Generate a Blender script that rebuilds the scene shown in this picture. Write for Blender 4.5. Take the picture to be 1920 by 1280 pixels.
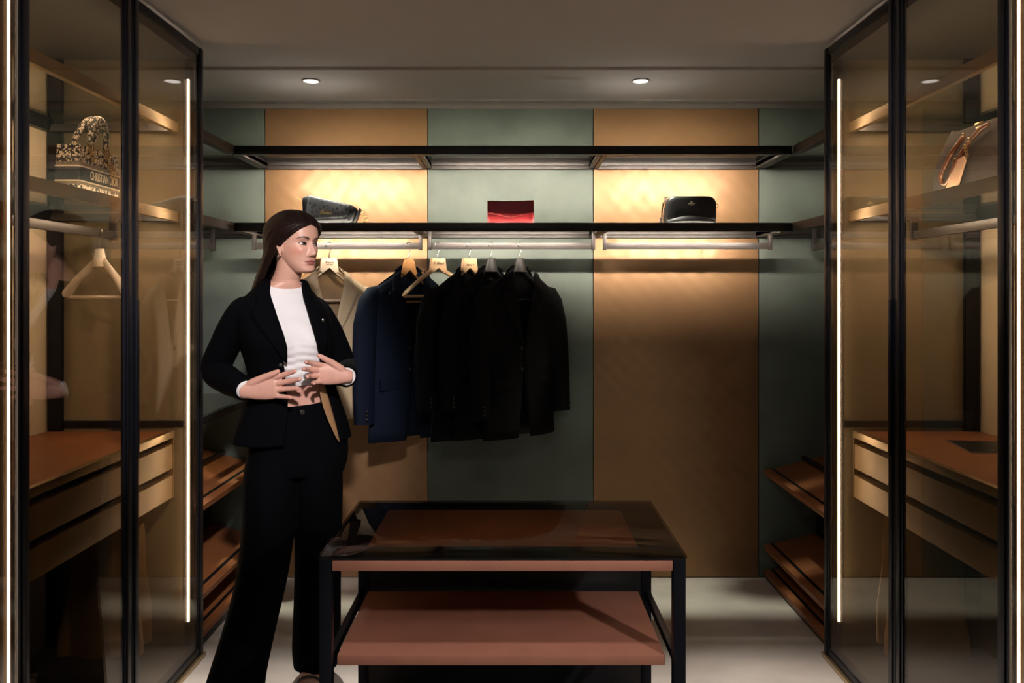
import bpy, bmesh, math, random
import numpy as np
from mathutils import Vector, Matrix

for o in list(bpy.data.objects):
    bpy.data.objects.remove(o, do_unlink=True)
SC = bpy.context.scene
COL = SC.collection
R = math.radians
random.seed(4)

# ------------------------------------------------------------------ camera, light, exposure
CAM_Z = 1.47
cam_data = bpy.data.cameras.new('camera')
cam = bpy.data.objects.new('camera', cam_data)
COL.objects.link(cam)
cam.location = (0, 0, CAM_Z)
cam.rotation_euler = (R(90), 0, 0)
cam_data.sensor_width = 36
cam_data.lens = 1450 / 1920 * 36
cam_data.shift_x = -3 / 1920
cam_data.shift_y = -90 / 1920
cam_data.clip_start = .02
SC.camera = cam

world = bpy.data.worlds.new('world')
SC.world = world
world.use_nodes = True
world.node_tree.nodes['Background'].inputs[0].default_value = (.02, .018, .016, 1)
world.node_tree.nodes['Background'].inputs[1].default_value = 1

vs = SC.view_settings
vs.view_transform = 'Standard'
vs.look = 'None'
vs.exposure = 0.0
vs.gamma = 1
vs.use_curve_mapping = False
SC.cycles.use_denoising = True
SC.cycles.max_bounces = 10
SC.cycles.transparent_max_bounces = 24
SC.cycles.sample_clamp_indirect = 4
SC.cycles.blur_glossy = .5

# tunable light levels
KEY_W, TABLE_W, FRONT_W, SPOT_W, SIDE_W = 37, 18, 12, 92, 26
LED_SHELF, LED_CAB, LED_INNER = 370, 27, 85
WARM = (1.0, .87, .72)
KEYC = (1.0, .92, .90)


def lamp(name, kind, loc, aim, energy, color, size=.2, spot=None, blend=.6):
    d = bpy.data.lights.new(name, kind)
    d.energy = energy
    d.color = color
    if kind == 'AREA':
        d.shape = 'DISK'
        d.size = size
    else:
        d.shadow_soft_size = size
    if kind == 'SPOT':
        d.spot_size = R(spot)
        d.spot_blend = blend
    o = bpy.data.objects.new(name, d)
    COL.objects.link(o)
    o.location = loc
    o.rotation_euler = (Vector(aim) - Vector(loc)).to_track_quat('-Z', 'Y').to_euler()
    return o


# spotlights and one added fill under the ceiling of the showroom in front of the closet
lamp('key_spotlight', 'SPOT', (-.08, .50, 2.44), (-.97, 2.8, 1.27), KEY_W * 10, KEYC, .06, 28, .6)
lamp('table_spotlight', 'SPOT', (1.85, -.1, 2.3), (-.05, 2.15, .5), TABLE_W * 10, KEYC, .06, 26, .8)
lamp('table_downlight', 'SPOT', (.05, 1.25, 2.45), (-.03, 1.98, .55), TABLE_W * 3.2, KEYC, .05, 34, .8)
for sx in (-1, 1):
    lamp('cabinet_spotlight', 'SPOT', (-sx * .85, .55, 2.44), (sx * 1.44, 2.62, 1.78), SIDE_W * 10, KEYC, .05, 26, .9)
lamp('front_fill', 'AREA', (-.3, .2, 2.46), (-.3, .2, 0), FRONT_W, (1, .95, .92), .6)  # added broad fill; its bounce off the floor lifts the ceiling
lamp('downlight_lamp', 'SPOT', (-.943, 3.64, 2.44), (-.943, 3.22, 0), SPOT_W * 2.5, (1, .93, .85), .03, 62, 1.0)
lamp('downlight_lamp', 'SPOT', (.592, 3.64, 2.44), (.592, 3.22, 0), SPOT_W * 2.5, (1, .93, .85), .03, 62, 1.0)


# ------------------------------------------------------------------ mesh helpers
class MB:
    def __init__(self):
        self.v, self.f, self.mi = [], [], []

    def add(self, verts, faces, m=0):
        n = len(self.v)
        self.v += [tuple(p) for p in verts]
        self.f += [tuple(i + n for i in f) for f in faces]
        self.mi += [m] * len(faces)
        return self

    def box(self, x0, x1, y0, y1, z0, z1, bev=0.0, M=None, m=0):
        x0, x1 = min(x0, x1), max(x0, x1)
        y0, y1 = min(y0, y1), max(y0, y1)
        z0, z1 = min(z0, z1), max(z0, z1)
        bm = bmesh.new()
        bmesh.ops.create_cube(bm, size=1)
        for v in bm.verts:
            v.co = ((x0 + x1) / 2 + v.co.x * (x1 - x0), (y0 + y1) / 2 + v.co.y * (y1 - y0), (z0 + z1) / 2 + v.co.z * (z1 - z0))
        if bev > 0:
            bmesh.ops.bevel(bm, geom=bm.edges[:], offset=bev, segments=2, affect='EDGES', profile=.6)
        if M is not None:
            bm.transform(M)
        bm.verts.index_update()
        self.add([v.co[:] for v in bm.verts], [[v.index for v in f.verts] for f in bm.faces], m)
        bm.free()
        return self

    def prism(self, pts, h0, h1, axis='z', m=0, M=None):
        """closed 2-D outline pts extruded between h0 and h1 along an axis"""
        def mk(p, h):
            q = {'z': (p[0], p[1], h), 'y': (p[0], h, p[1]), 'x': (h, p[0], p[1])}[axis]
            return (M @ Vector(q))[:] if M is not None else q
        n = len(pts)
        vv = [mk(p, h0) for p in pts] + [mk(p, h1) for p in pts]
        ff = [[i, (i + 1) % n, n + (i + 1) % n, n + i] for i in range(n)]
        ff += [list(range(n - 1, -1, -1)), list(range(n, 2 * n))]
        return self.add(vv, ff, m)

    def rings(self, rr, cap=True, closed=True, m=0):
        """loft through rings (lists of points with equal counts)"""
        n = len(rr[0])
        vv = [p for r in rr for p in r]
        ff = []
        for k in range(len(rr) - 1):
            for i in range(n if closed else n - 1):
                j = (i + 1) % n
                ff.append([k * n + i, k * n + j, (k + 1) * n + j, (k + 1) * n + i])
        if cap:
            ff.append(list(range(n - 1, -1, -1)))
            ff.append([(len(rr) - 1) * n + i for i in range(n)])
        return self.add(vv, ff, m)

    def tube(self, pts, rad, seg=10, closed=False, m=0, flat=None, round_ends=False):
        """tube along a polyline; rad a number or one per point; flat=(scale of second axis)"""
        P = [Vector(p) for p in pts]
        n = len(P)
        rad = list(rad) if hasattr(rad, '__len__') else [rad] * n
        if round_ends and not closed:
            d0 = (P[0] - P[1]).normalized()
            d1 = (P[-1] - P[-2]).normalized()
            a, b = [], []
            for k in (.98, .8, .45):
                a.append((P[0] + d0 * rad[0] * k, rad[0] * math.sqrt(1 - k * k)))
            for k in (.45, .8, .98):
                b.append((P[-1] + d1 * rad[-1] * k, rad[-1] * math.sqrt(1 - k * k)))
            P = [q[0] for q in a] + P + [q[0] for q in b]
            rad = [q[1] for q in a] + rad + [q[1] for q in b]
            n = len(P)
        rr = []
        up = None
        for i in range(n):
            if closed:
                t = (P[(i + 1) % n] - P[i - 1]).normalized()
            else:
                t = (P[min(i + 1, n - 1)] - P[max(i - 1, 0)]).normalized()
            if up is None:
                up = Vector((0, 0, 1)) if abs(t.z) < .9 else Vector((0, 1, 0))
            a = (up - t * up.dot(t)).normalized()
            b = t.cross(a)
            up = a
            fl = flat or 1
            rr.append([(P[i] + a * math.cos(2 * math.pi * k / seg) * rad[i] + b * math.sin(2 * math.pi * k / seg) * rad[i] * fl)[:] for k in range(seg)])
        if closed:
            rr.append(rr[0])
            return self.rings(rr, cap=False, m=m)
        return self.rings(rr, cap=True, m=m)

    def lathe(self, prof, seg=24, c=(0, 0, 0), m=0):
        rr = [[(c[0] + r * math.cos(2 * math.pi * k / seg), c[1] + r * math.sin(2 * math.pi * k / seg), c[2] + z) for k in range(seg)] for r, z in prof]
        return self.rings(rr, cap=True, m=m)

    def ellipsoid(self, c, r, seg=20, rows=12, m=0):
        rr = []
        for i in range(1, rows):
            a = math.pi * i / rows
            rr.append([(c[0] + r[0] * math.sin(a) * math.cos(2 * math.pi * k / seg), c[1] + r[1] * math.sin(a) * math.sin(2 * math.pi * k / seg), c[2] - r[2] * math.cos(a)) for k in range(seg)])
        return self.rings(rr, cap=True, m=m)

    def grid(self, rows, m=0):
        return self.rings(rows, cap=False, closed=False, m=m)

    def move(self, M):
        self.v = [(M @ Vector(p))[:] for p in self.v]
        return self

    def build(self, name, mats, parent=None, smooth=40, local=False):
        me = bpy.data.meshes.new(name)
        vv = self.v
        if parent is not None and not local:
            off = Vector(parent['_org']) if '_org' in parent else Vector()
            vv = [(p[0] - off[0], p[1] - off[1], p[2] - off[2]) for p in vv]
        me.from_pydata(vv, [], self.f)
        if not isinstance(mats, (list, tuple)):
            mats = [mats]
        for m in mats:
            me.materials.append(m)
        if len(mats) > 1:
            me.polygons.foreach_set('material_index', self.mi)
        bm = bmesh.new()
        bm.from_mesh(me)
        bmesh.ops.recalc_face_normals(bm, faces=bm.faces[:])
        bm.to_mesh(me)
        bm.free()
        if smooth:
            me.polygons.foreach_set('use_smooth', [True] * len(me.polygons))
            me.set_sharp_from_angle(angle=R(smooth))
        me.update()
        o = bpy.data.objects.new(name, me)
        COL.objects.link(o)
        if parent is not None:
            o.parent = parent
            if not local:
                o['_org'] = parent['_org'] if '_org' in parent else (0, 0, 0)
        return o


def tag(o, label=None, cat=None, group=None, kind=None):
    if label:
        o['label'] = label
    if cat:
        o['category'] = cat
    if group:
        o['group'] = group
    if kind:
        o['kind'] = kind
    return o


def thing(name, label, cat, loc=(0, 0, 0), rz=0, group=None, rot=None):
    o = bpy.data.objects.new(name, None)
    COL.objects.link(o)
    o.empty_display_size = .05
    o.location = loc
    o.rotation_euler = rot or (0, 0, rz)
    o['_org'] = tuple(loc)
    return tag(o, label, cat, group)


def struct(name, mb, m, parent=None, smooth=40):
    o = mb.build(name, m, parent, smooth)
    if parent is None:
        o['kind'] = 'structure'
    return o


def copy_tree(o, parent=None):
    c = o.copy()
    COL.objects.link(c)
    c.parent = parent
    for ch in list(o.children):
        copy_tree(ch, c)
    return c


def text_mb(body, size, depth=.0006, bold=0.0, shear=0.0, align='CENTER', spacing=1.0):
    """lettering as a mesh in the local x-z plane, facing -y"""
    cu = bpy.data.curves.new('lettering', 'FONT')
    cu.body = body
    cu.size = size
    cu.extrude = depth
    cu.offset = bold
    cu.shear = shear
    cu.align_x = align
    cu.align_y = 'CENTER'
    cu.space_character = spacing
    cu.resolution_u = 3
    o = bpy.data.objects.new('lettering', cu)
    COL.objects.link(o)
    dg = bpy.context.evaluated_depsgraph_get()
    me = bpy.data.meshes.new_from_object(o.evaluated_get(dg))
    mb = MB()
    mb.add([(v.co.x, -v.co.z, v.co.y) for v in me.vertices], [list(p.vertices) for p in me.polygons])
    bpy.data.objects.remove(o, do_unlink=True)
    bpy.data.curves.remove(cu)
    bpy.data.meshes.remove(me)
    return mb


# ------------------------------------------------------------------ materials
def srgb(r, g, b):
    def f(c):
        c /= 255
        return c / 12.92 if c <= .04045 else ((c + .055) / 1.055) ** 2.4
    return (f(r), f(g), f(b), 1)


def mat(name, col, rough=.5, metal=0.0, var=.08, scale=8.0, bump=0.0, bscale=60.0, stretch=(1, 1, 1), spec=.5, sheen=0.0, coat=0.0):
    m = bpy.data.materials.new(name)
    m.use_nodes = True
    nt = m.node_tree
    b = nt.nodes['Principled BSDF']
    b.inputs['Roughness'].default_value = rough
    b.inputs['Metallic'].default_value = metal
    b.inputs['Specular IOR Level'].default_value = spec
    b.inputs['Sheen Weight'].default_value = sheen
    b.inputs['Coat Weight'].default_value = coat
    tc = nt.nodes.new('ShaderNodeTexCoord')
    mp = nt.nodes.new('ShaderNodeMapping')
    mp.inputs['Scale'].default_value = stretch
    nt.links.new(tc.outputs['Object'], mp.inputs[0])
    nz = nt.nodes.new('ShaderNodeTexNoise')
    nz.inputs['Scale'].default_value = scale
    nz.inputs['Detail'].default_value = 5
    nt.links.new(mp.outputs[0], nz.inputs['Vector'])
    rp = nt.nodes.new('ShaderNodeValToRGB')
    rp.color_ramp.elements[0].position = .3
    rp.color_ramp.elements[1].position = .7
    rp.color_ramp.elements[0].color = tuple(c * (1 - var) for c in col[:3]) + (1,)
    rp.color_ramp.elements[1].color = tuple(min(1, c * (1 + var)) for c in col[:3]) + (1,)
    nt.links.new(nz.outputs[0], rp.inputs[0])
    nt.links.new(rp.outputs[0], b.inputs['Base Color'])
    if bump:
        n2 = nt.nodes.new('ShaderNodeTexNoise')
        n2.inputs['Scale'].default_value = bscale
        n2.inputs['Detail'].default_value = 3
        nt.links.new(mp.outputs[0], n2.inputs['Vector'])
        bp = nt.nodes.new('ShaderNodeBump')
        bp.inputs['Strength'].default_value = bump
        bp.inputs['Distance'].default_value = .002
        nt.links.new(n2.outputs[0], bp.inputs['Height'])
        nt.links.new(bp.outputs[0], b.inputs['Normal'])
    return m


def emit(name, col, strength):
    m = bpy.data.materials.new(name)
    m.use_nodes = True
    nt = m.node_tree
    nt.nodes.clear()
    e = nt.nodes.new('ShaderNodeEmission')
    e.inputs[0].default_value = tuple(col[:3]) + (1,)
    e.inputs[1].default_value = strength
    o = nt.nodes.new('ShaderNodeOutputMaterial')
    nt.links.new(e.outputs[0], o.inputs[0])
    return m


def glass(name, tint, ior=1.5, refl=1.0, rough=0.0):
    """architectural glass: tinted straight transmission plus a mirror reflection that grows at grazing angles"""
    m = bpy.data.materials.new(name)
    m.use_nodes = True
    nt = m.node_tree
    nt.nodes.clear()
    t = nt.nodes.new('ShaderNodeBsdfTransparent')
    t.inputs[0].default_value = tuple(tint) + (1,)
    g = nt.nodes.new('ShaderNodeBsdfGlossy')
    g.inputs['Color'].default_value = (refl, refl, refl, 1)
    g.inputs['Roughness'].default_value = rough
    fr = nt.nodes.new('ShaderNodeFresnel')
    fr.inputs[0].default_value = ior
    geo = nt.nodes.new('ShaderNodeNewGeometry')
    # the back of a pane's face must see the same reflectance as its front
    mx0 = nt.nodes.new('ShaderNodeMix')
    mx0.data_type = 'FLOAT'
    nt.links.new(geo.outputs['Backfacing'], mx0.inputs[0])
    mx0.inputs[2].default_value = ior
    mx0.inputs[3].default_value = 1 / ior
    nt.links.new(mx0.outputs[0], fr.inputs[0])
    mx = nt.nodes.new('ShaderNodeMixShader')
    nt.links.new(fr.outputs[0], mx.inputs[0])
    nt.links.new(t.outputs[0], mx.inputs[1])
    nt.links.new(g.outputs[0], mx.inputs[2])
    o = nt.nodes.new('ShaderNodeOutputMaterial')
    nt.links.new(mx.outputs[0], o.inputs[0])
    return m


def bronze_panel_mat():
    """bronze lacquer brushed in two crossing diagonal directions"""
    m = mat('bronze_panel', (.31, .175, .086, 1), .42, .45, .06, 3)
    nt = m.node_tree
    b = nt.nodes['Principled BSDF']
    tc = nt.nodes.new('ShaderNodeTexCoord')
    hs = []
    for a in (45, -45):
        mp = nt.nodes.new('ShaderNodeMapping')
        mp.inputs['Rotation'].default_value = (0, R(a), 0)
        nt.links.new(tc.outputs['Object'], mp.inputs[0])
        w = nt.nodes.new('ShaderNodeTexWave')
        w.wave_type = 'BANDS'
        w.bands_direction = 'X'
        w.inputs['Scale'].default_value = 4.6
        w.inputs['Distortion'].default_value = .6
        w.inputs['Detail'].default_value = 1
        nt.links.new(mp.outputs[0], w.inputs['Vector'])
        hs.append(w)
    ad = nt.nodes.new('ShaderNodeMath')
    ad.operation = 'ADD'
    nt.links.new(hs[0].outputs['Fac'], ad.inputs[0])
    nt.links.new(hs[1].outputs['Fac'], ad.inputs[1])
    bp = nt.nodes.new('ShaderNodeBump')
    bp.inputs['Strength'].default_value = .10
    bp.inputs['Distance'].default_value = .006
    nt.links.new(ad.outputs[0], bp.inputs['Height'])
    nt.links.new(bp.outputs[0], b.inputs['Normal'])
    rr = nt.nodes.new('ShaderNodeMapRange')
    rr.inputs[1].default_value = 0
    rr.inputs[2].default_value = 2
    rr.inputs[3].default_value = .36
    rr.inputs[4].default_value = .48
    nt.links.new(ad.outputs[0], rr.inputs[0])
    nt.links.new(rr.outputs[0], b.inputs['Roughness'])
    return m


M = {}
M['bronze'] = bronze_panel_mat()
M['green'] = mat('green_plaster', (.094, .115, .098, 1), .62, .0, .24, 3.2, .15, 25)
M['floor'] = mat('grey_stone', (.60, .54, .49, 1), .42, 0, .17, 2.6, .10, 9, (1, 1.8, 1))
M['ceiling'] = mat('ceiling_paint', (.62, .58, .56, 1), .85, 0, .02, 2)
M['wall'] = mat('plain_wall', (.30, .28, .25, 1), .8, 0, .03, 2)
M['cornice'] = mat('cornice', (.20, .175, .16, 1), .7, 0, .05)
M['dark_trim'] = mat('dark_trim', (.045, .039, .035, 1), .6, 0, .05)
M['black_metal'] = mat('black_anodised', (.012, .013, .019, 1), .34, .6, .06)
M['black_satin'] = mat('black_satin', (.010, .010, .011, 1), .4, .2, .06)
M['titanium'] = mat('brushed_titanium', (.036, .030, .028, 1), .40, .4, .02, 30, 0, 60, (1, 40, 40))
M['champagne'] = mat('champagne_metal', (.52, .38, .21, 1), .3, .85, .05, 20)
M['leather'] = mat('cognac_leather', (.27, .095, .032, 1), .5, 0, .14, 7, .25, 180)
M['pink_leather'] = mat('rose_leather', (.33, .135, .085, 1), .5, 0, .08, 9, .2, 200)
M['drawer_face'] = mat('drawer_face', (.34, .235, .125, 1), .42, .6, .05, 20)
M['dark_bronze'] = mat('dark_bronze', (.060, .036, .017, 1), .5, .2, .05)
M['khaki'] = mat('khaki_fabric_panel', (.17, .135, .08, 1), .6, 0, .10, 3, .2, 120)
M['cream'] = mat('cream_panel', (.66, .54, .38, 1), .6, 0, .04, 3)
M['bronze_glass'] = glass('bronze_glass', (.80, .73, .64), 1.53, .95)
M['clear_glass'] = glass('clear_shelf_glass', (.90, .92, .89), 1.45)
M['top_glass'] = glass('table_glass', (.68, .65, .62), 1.24, .55)
M['led'] = emit('led_vertical', (1.0, .84, .66), LED_CAB)
M['led_shelf'] = emit('led_shelf', WARM, LED_SHELF)
M['led_inner'] = emit('led_inner', WARM, LED_INNER)
M['lamp_face'] = emit('lamp_face', (1, .97, .92), 2.6)
M['white_trim'] = mat('white_ring', (.7, .68, .65, 1), .4)
M['chrome'] = mat('chrome', (.62, .60, .58, 1), .18, 1.0, .02)
M['gold'] = mat('gold_metal', (.90, .64, .28, 1), .28, 1.0, .05)

# ------------------------------------------------------------------ room shell
H = 2.475
struct('floor', MB().box(-3.2, 3.2, -2.6, 4.2, -.1, 0), M['floor'])
ceil_ = struct('ceiling', MB().box(-3.2, 3.2, -2.6, 4.2, H, H + .1), M['ceiling'])
struct('ceiling_drop', MB().box(-1.9, 1.9, 3.43, 4.02, H - .014, H), M['ceiling'], ceil_)
wb = struct('wall_back', MB().box(-2, 2, 4.02, 4.2, 0, H), M['wall'])
struct('wall_left', MB().box(-2.05, -1.9, 1.0, 4.02, 0, H).box(-3.2, -1.9, .9, 1.0, 0, H).box(-3.2, -3.1, -2.6, .9, 0, H), M['wall'])
struct('wall_right', MB().box(1.9, 2.05, 1.0, 4.02, 0, H).box(1.9, 3.2, .9, 1.0, 0, H).box(3.1, 3.2, -2.6, .9, 0, H), M['wall'])
struct('wall_front', MB().box(-3.2, 3.2, -2.6, -2.5, 0, H), M['wall'])
struct('trim_1', MB().box(-1.9, 1.9, 3.985, 4.02, 2.424, 2.447).box(-1.9, 1.9, 3.975, 4.02, 2.447, H - .014), M['cornice'])
PX = [-1.9, -1.287, -.445, .412, 1.268, 1.9]
for i in range(5):
    x0, x1 = PX[i], PX[i + 1]
    mb = MB().box(x0 + .002, x1 - .002, 4.0, 4.02, .005, 2.424, .0015)
    struct('wall_panel', mb, M['bronze'] if i in (1, 3) else M['green'], wb)
# side walls of the open part are clad in the same green panels
for s, nm in ((-1, 'wall_left'), (1, 'wall_right')):
    struct('wall_panel', MB().box(s * 1.88, s * 1.9, 3.16, 4.0, .005, 2.424, .0015), M['green'], bpy.data.objects[nm])


# ------------------------------------------------------------------ wall shelves (glass in metal frames)
def beam_y(mb, x0, x1, yf, yb, z0, z1):
    """grooved bar along x: two flanges with a recessed web"""
    h = z1 - z0
    mb.box(x0, x1, yf, yb, z0, z0 + h * .26, .001)
    mb.box(x0, x1, yf - .006, yb, z0 + h * .31, z0 + h * .62, .001)
    mb.box(x0, x1, yf + .004, yb, z0 + h * .26, z1, .001)
    mb.box(x0, x1, yf, yb, z0 + h * .68, z1, .001)
    return mb


SHELF_Z = [(2.112, 2.152), (1.757, 1.797)]
YF = 3.57
for k, (z0, z1) in enumerate(SHELF_Z):
    lv = 'upper' if k == 0 else 'lower'
    t = thing('wall_shelf', f'long {lv} glass shelf with black front bar across the back wall', 'shelf', (0, 3.8, z0))
    MB().box(-1.294, 1.288, YF, YF + .028, z0, z1, .0015).build('front_bar', M['black_satin'], t)
    beam_y(MB(), -1.88, 1.88, 3.975, 4.0, z0 - .002, z1 + .014).build('rear_bar', M['titanium'], t)
    for x in PX[1:5]:
        mb = MB()
        mb.box(x - .024, x - .002, YF + .028, 3.97, z0, z1 - .008, .001)
        mb.box(x + .002, x + .024, YF + .028, 3.97, z0, z1 - .008, .001)
        mb.box(x - .024, x + .024, YF + .028, 3.97, z0 + .008, z1 - .012, .001)
        mb.build('cross_bar', M['titanium'], t)
    for i in range(1, 4):
        MB().box(PX[i] + .001, PX[i + 1] - .001, YF + .028, 3.972, z1 - .0075, z1 - .0005).build('glass_pane', M['clear_glass'], t)
        MB().box(PX[i] + .05, PX[i + 1] - .05, YF + .0285, YF + .031, z0 + .012, z0 + .021).build('light_strip', M['led_shelf'], t)
        MB().box(PX[i] + .03, PX[i + 1] - .03, YF + .028, YF + .043, z0 + .002, z0 + .004).box(PX[i] + .03, PX[i + 1] - .03, YF + .028, YF + .043, z0 + .024, z0 + .026).build('added_baffle', M['black_satin'], t)  # unseen lips added to keep strip light off the lower wall and ceiling
    for s, side in ((-1, 'left'), (1, 'right')):
        t2 = thing('wall_shelf', f'short {lv} glass shelf along the {side} side wall', 'shelf', (s * 1.58, 3.4, z0))
        MB().box(s * 1.29, s * 1.318, 3.165, YF, z0, z1, .0015).build('front_bar', M['dark_trim'], t2)
        MB().box(s * 1.855, s * 1.88, 3.165, 3.97, z0, z1, .0015).build('rear_bar', M['titanium'], t2)
        MB().box(s * 1.318, s * 1.855, 3.165, 3.185, z0, z1 - .008, .001).build('cross_bar', M['titanium'], t2)
        MB().box(s * 1.318, s * 1.855, 3.185, 3.972, z1 - .0075, z1 - .0005).build('glass_pane', M['clear_glass'], t2)
        MB().box(s * 1.3185, s * 1.321, 3.2, YF - .02, z0 + .012, z0 + .021).build('light_strip', M['led_shelf'], t2)
        MB().box(s * 1.318, s * 1.333, 3.19, YF, z0 + .002, z0 + .004).box(s * 1.318, s * 1.336, 3.19, YF, z0 + .024, z0 + .026).build('added_baffle', M['black_satin'], t2)  # same added lips, shielding the side strip above and below

# hanging rails under the lower shelf
RAILY = 3.78
for i, (x0, x1, lb) in enumerate(((-1.275, -.447, 'metal hanging rail holding the beige and navy jackets'), (-.418, .398, 'metal hanging rail holding the black jackets, under the red clutch'), (.437, 1.262, 'empty metal hanging rail under the black handbag'))):
    t = thing('hanging_rail', lb, 'rail', ((x0 + x1) / 2, RAILY, 1.686))
    MB().box(x0, x1, RAILY - .004, RAILY + .004, 1.686, 1.717, .001).build('rail', M['titanium'], t)
    for x in (x0, x1):
        s = 1 if x == x0 else -1
        MB().box(x, x + s * .016, RAILY - .012, RAILY + .012, 1.682, 1.772, .001).build('bracket', M['titanium'], t)
for s, side in ((-1, 'left'), (1, 'right')):
    t = thing('hanging_rail', f'metal hanging rail along the {side} side wall', 'rail', (s * 1.5, 3.5, 1.686))
    MB().box(s * 1.494, s * 1.506, 3.17, 3.86, 1.686, 1.717, .001).build('rail', M['titanium'], t)
    for y in (3.17, 3.85):
        MB().box(s * 1.488, s * 1.512, y, y + .016, 1.682, 1.792, .001).build('bracket', M['titanium'], t)

# low glass shelf on the left side wall
t = thing('glass_shelf', 'smoky glass shelf with black edge on the left wall behind the woman', 'shelf', (-1.58, 3.5, .93))
MB().box(-1.315, -1.29, 3.17, 3.99, .925, .957, .001).build('front_bar', M['black_satin'], t)
MB().box(-1.88, -1.315, 3.17, 3.99, .944, .955).build('glass_pane', M['bronze_glass'], t)

# ------------------------------------------------------------------ slanted shoe shelves on both sides
for s, side, zs in ((-1, 'left', (.585, .215, .060)), (1, 'right', (.555, .168, .040))):
    t = thing('shoe_rack', f'slanted leather shoe rack along the {side} wall behind the cabinet', 'rack', (s * 1.58, 3.58, 0))
    MB().box(s * 1.56, s * 1.575, 3.17, 3.99, .02, zs[0] + .03, .001).build('back_panel', M['black_satin'], t)
    MB().box(s * 1.30, s * 1.56, 3.17, 3.99, 0, .03, .001).build('plinth', M['black_satin'], t)
    for k, z in enumerate(zs):
        tilt = R(15 if k < 2 else 10)
        L = .46 if k == 0 else .27
        Mx = Matrix.Translation((s * 1.29, 0, z)) @ Matrix.Rotation(-s * tilt, 4, 'Y')
        sh = MB().box(0, s * L, 3.17, 3.99, -.024, -.008, .002, M=Mx).build('shelf', M['leather'], t)
        MB().box(s * .052, s * L, 3.175, 3.985, -.008, .001, .001, M=Mx).build('leather_pad', M['leather'], sh)
        MB().box(s * .0, s * .034, 3.17, 3.99, -.008, .006, .0015, M=Mx).build('front_lip', M['leather'], sh)
        MB().box(s * .036, s * .050, 3.17, 3.99, -.010, .0025, .001, M=Mx).build('groove_strip', M['black_satin'], sh)
        if k == 0:
            MB().box(s * .205, s * .222, 3.17, 3.985, -.002, .026, .001, M=Mx).build('heel_stop', M['black_satin'], sh)

# ------------------------------------------------------------------ glass cabinets
XG = 1.26


def cabinet(s, y0, y1, label, doors, near=False):
    """s = side sign; y0..y1 along the wall"""
    t = thing('glass_cabinet', label, 'cabinet', (s * 1.57, (y0 + y1) / 2, 0))
    top = 2.455
    # carcass
    MB().box(s * 1.29, s * 1.88, y0, y1, 2.405, top - .004, .001).build('top_panel', M['dark_trim'], t)
    MB().box(s * 1.29, s * 1.88, y0, y1, .012, .062, .001).build('base_panel', M['dark_trim'], t)
    MB().box(s * 1.862, s * 1.88, y0, y1, .66, 2.405, .001).build('back_panel', M['cream'], t)
    MB().box(s * 1.862, s * 1.88, y0, y1, .062, .66, .001).build('lower_back_panel', M['dark_trim'], t)
    ends = [y1 - .045] if near else [y1 - .045]
    for ye in ends:
        ye = y1 - .010 if near else ye
        ep = MB().box(s * 1.315, s * 1.862, ye, ye + (.009 if near else .03), .062, 2.405, .001).build('end_panel', M['khaki'], t)
        MB().box(s * 1.80, s * 1.855, ye - .02, ye, .062, 2.405, .001).build('corner_post', M['black_metal'], ep)
        MB().box(s * 1.318, s * 1.80, ye - .012, ye, .935, .962, .001).build('frame_bar', M['black_metal'], ep)
        MB().box(s * (1.272 if near else 1.292), s * 1.315, ye - .004, ye + (.009 if near else .03), .062, 2.405, .001).build('front_upright', M['dark_bronze'] if near else M['dark_trim'], ep)
        MB().box(s * (1.2705 if near else 1.297), s * (1.2740 if near else 1.304), ye - .010, ye - .0041, .16, 2.325).build('light_strip', M['led'], ep)
    # doors
    n = doors
    w = (y1 - y0) / n
    for i in range(n):
        a, b = y0 + i * w + .0015, y0 + (i + 1) * w - .0015
        d = MB()
        for (c0, c1) in ((a, a + .047), (b - .047, b))[:1 if near else 2]:
            d.box(s * XG, s * 1.273, c0, c1, .02, top, .0015)
            d.box(s * (XG - .004), s * XG, c0 + .012, c1 - .012, .02, top, .001)
        d.box(s * XG, s * 1.273, a + .047, b - .047, top - .030, top, .0015)
        d.box(s * XG, s * 1.273, a + .047, b - .047, .02, .05, .0015)
        do = d.build('door', M['black_metal'], t)
        MB().box(s * 1.264, s * 1.269, a + .044, b - (.0 if near else .044), .047, top - .027).build('glass_pane', M['bronze_glass'], do)
        if not near and i == n - 1:
            MB().box(s * 1.248, s * 1.2555, a + .008, a + .026, .93, 1.45, .002).build('handle', M['black_metal'], do)
    MB().box(s * 1.25, s * 1.30, y0, y1, 0, .018, .001).build('floor_track', M['champagne'], t)
    return t


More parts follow.
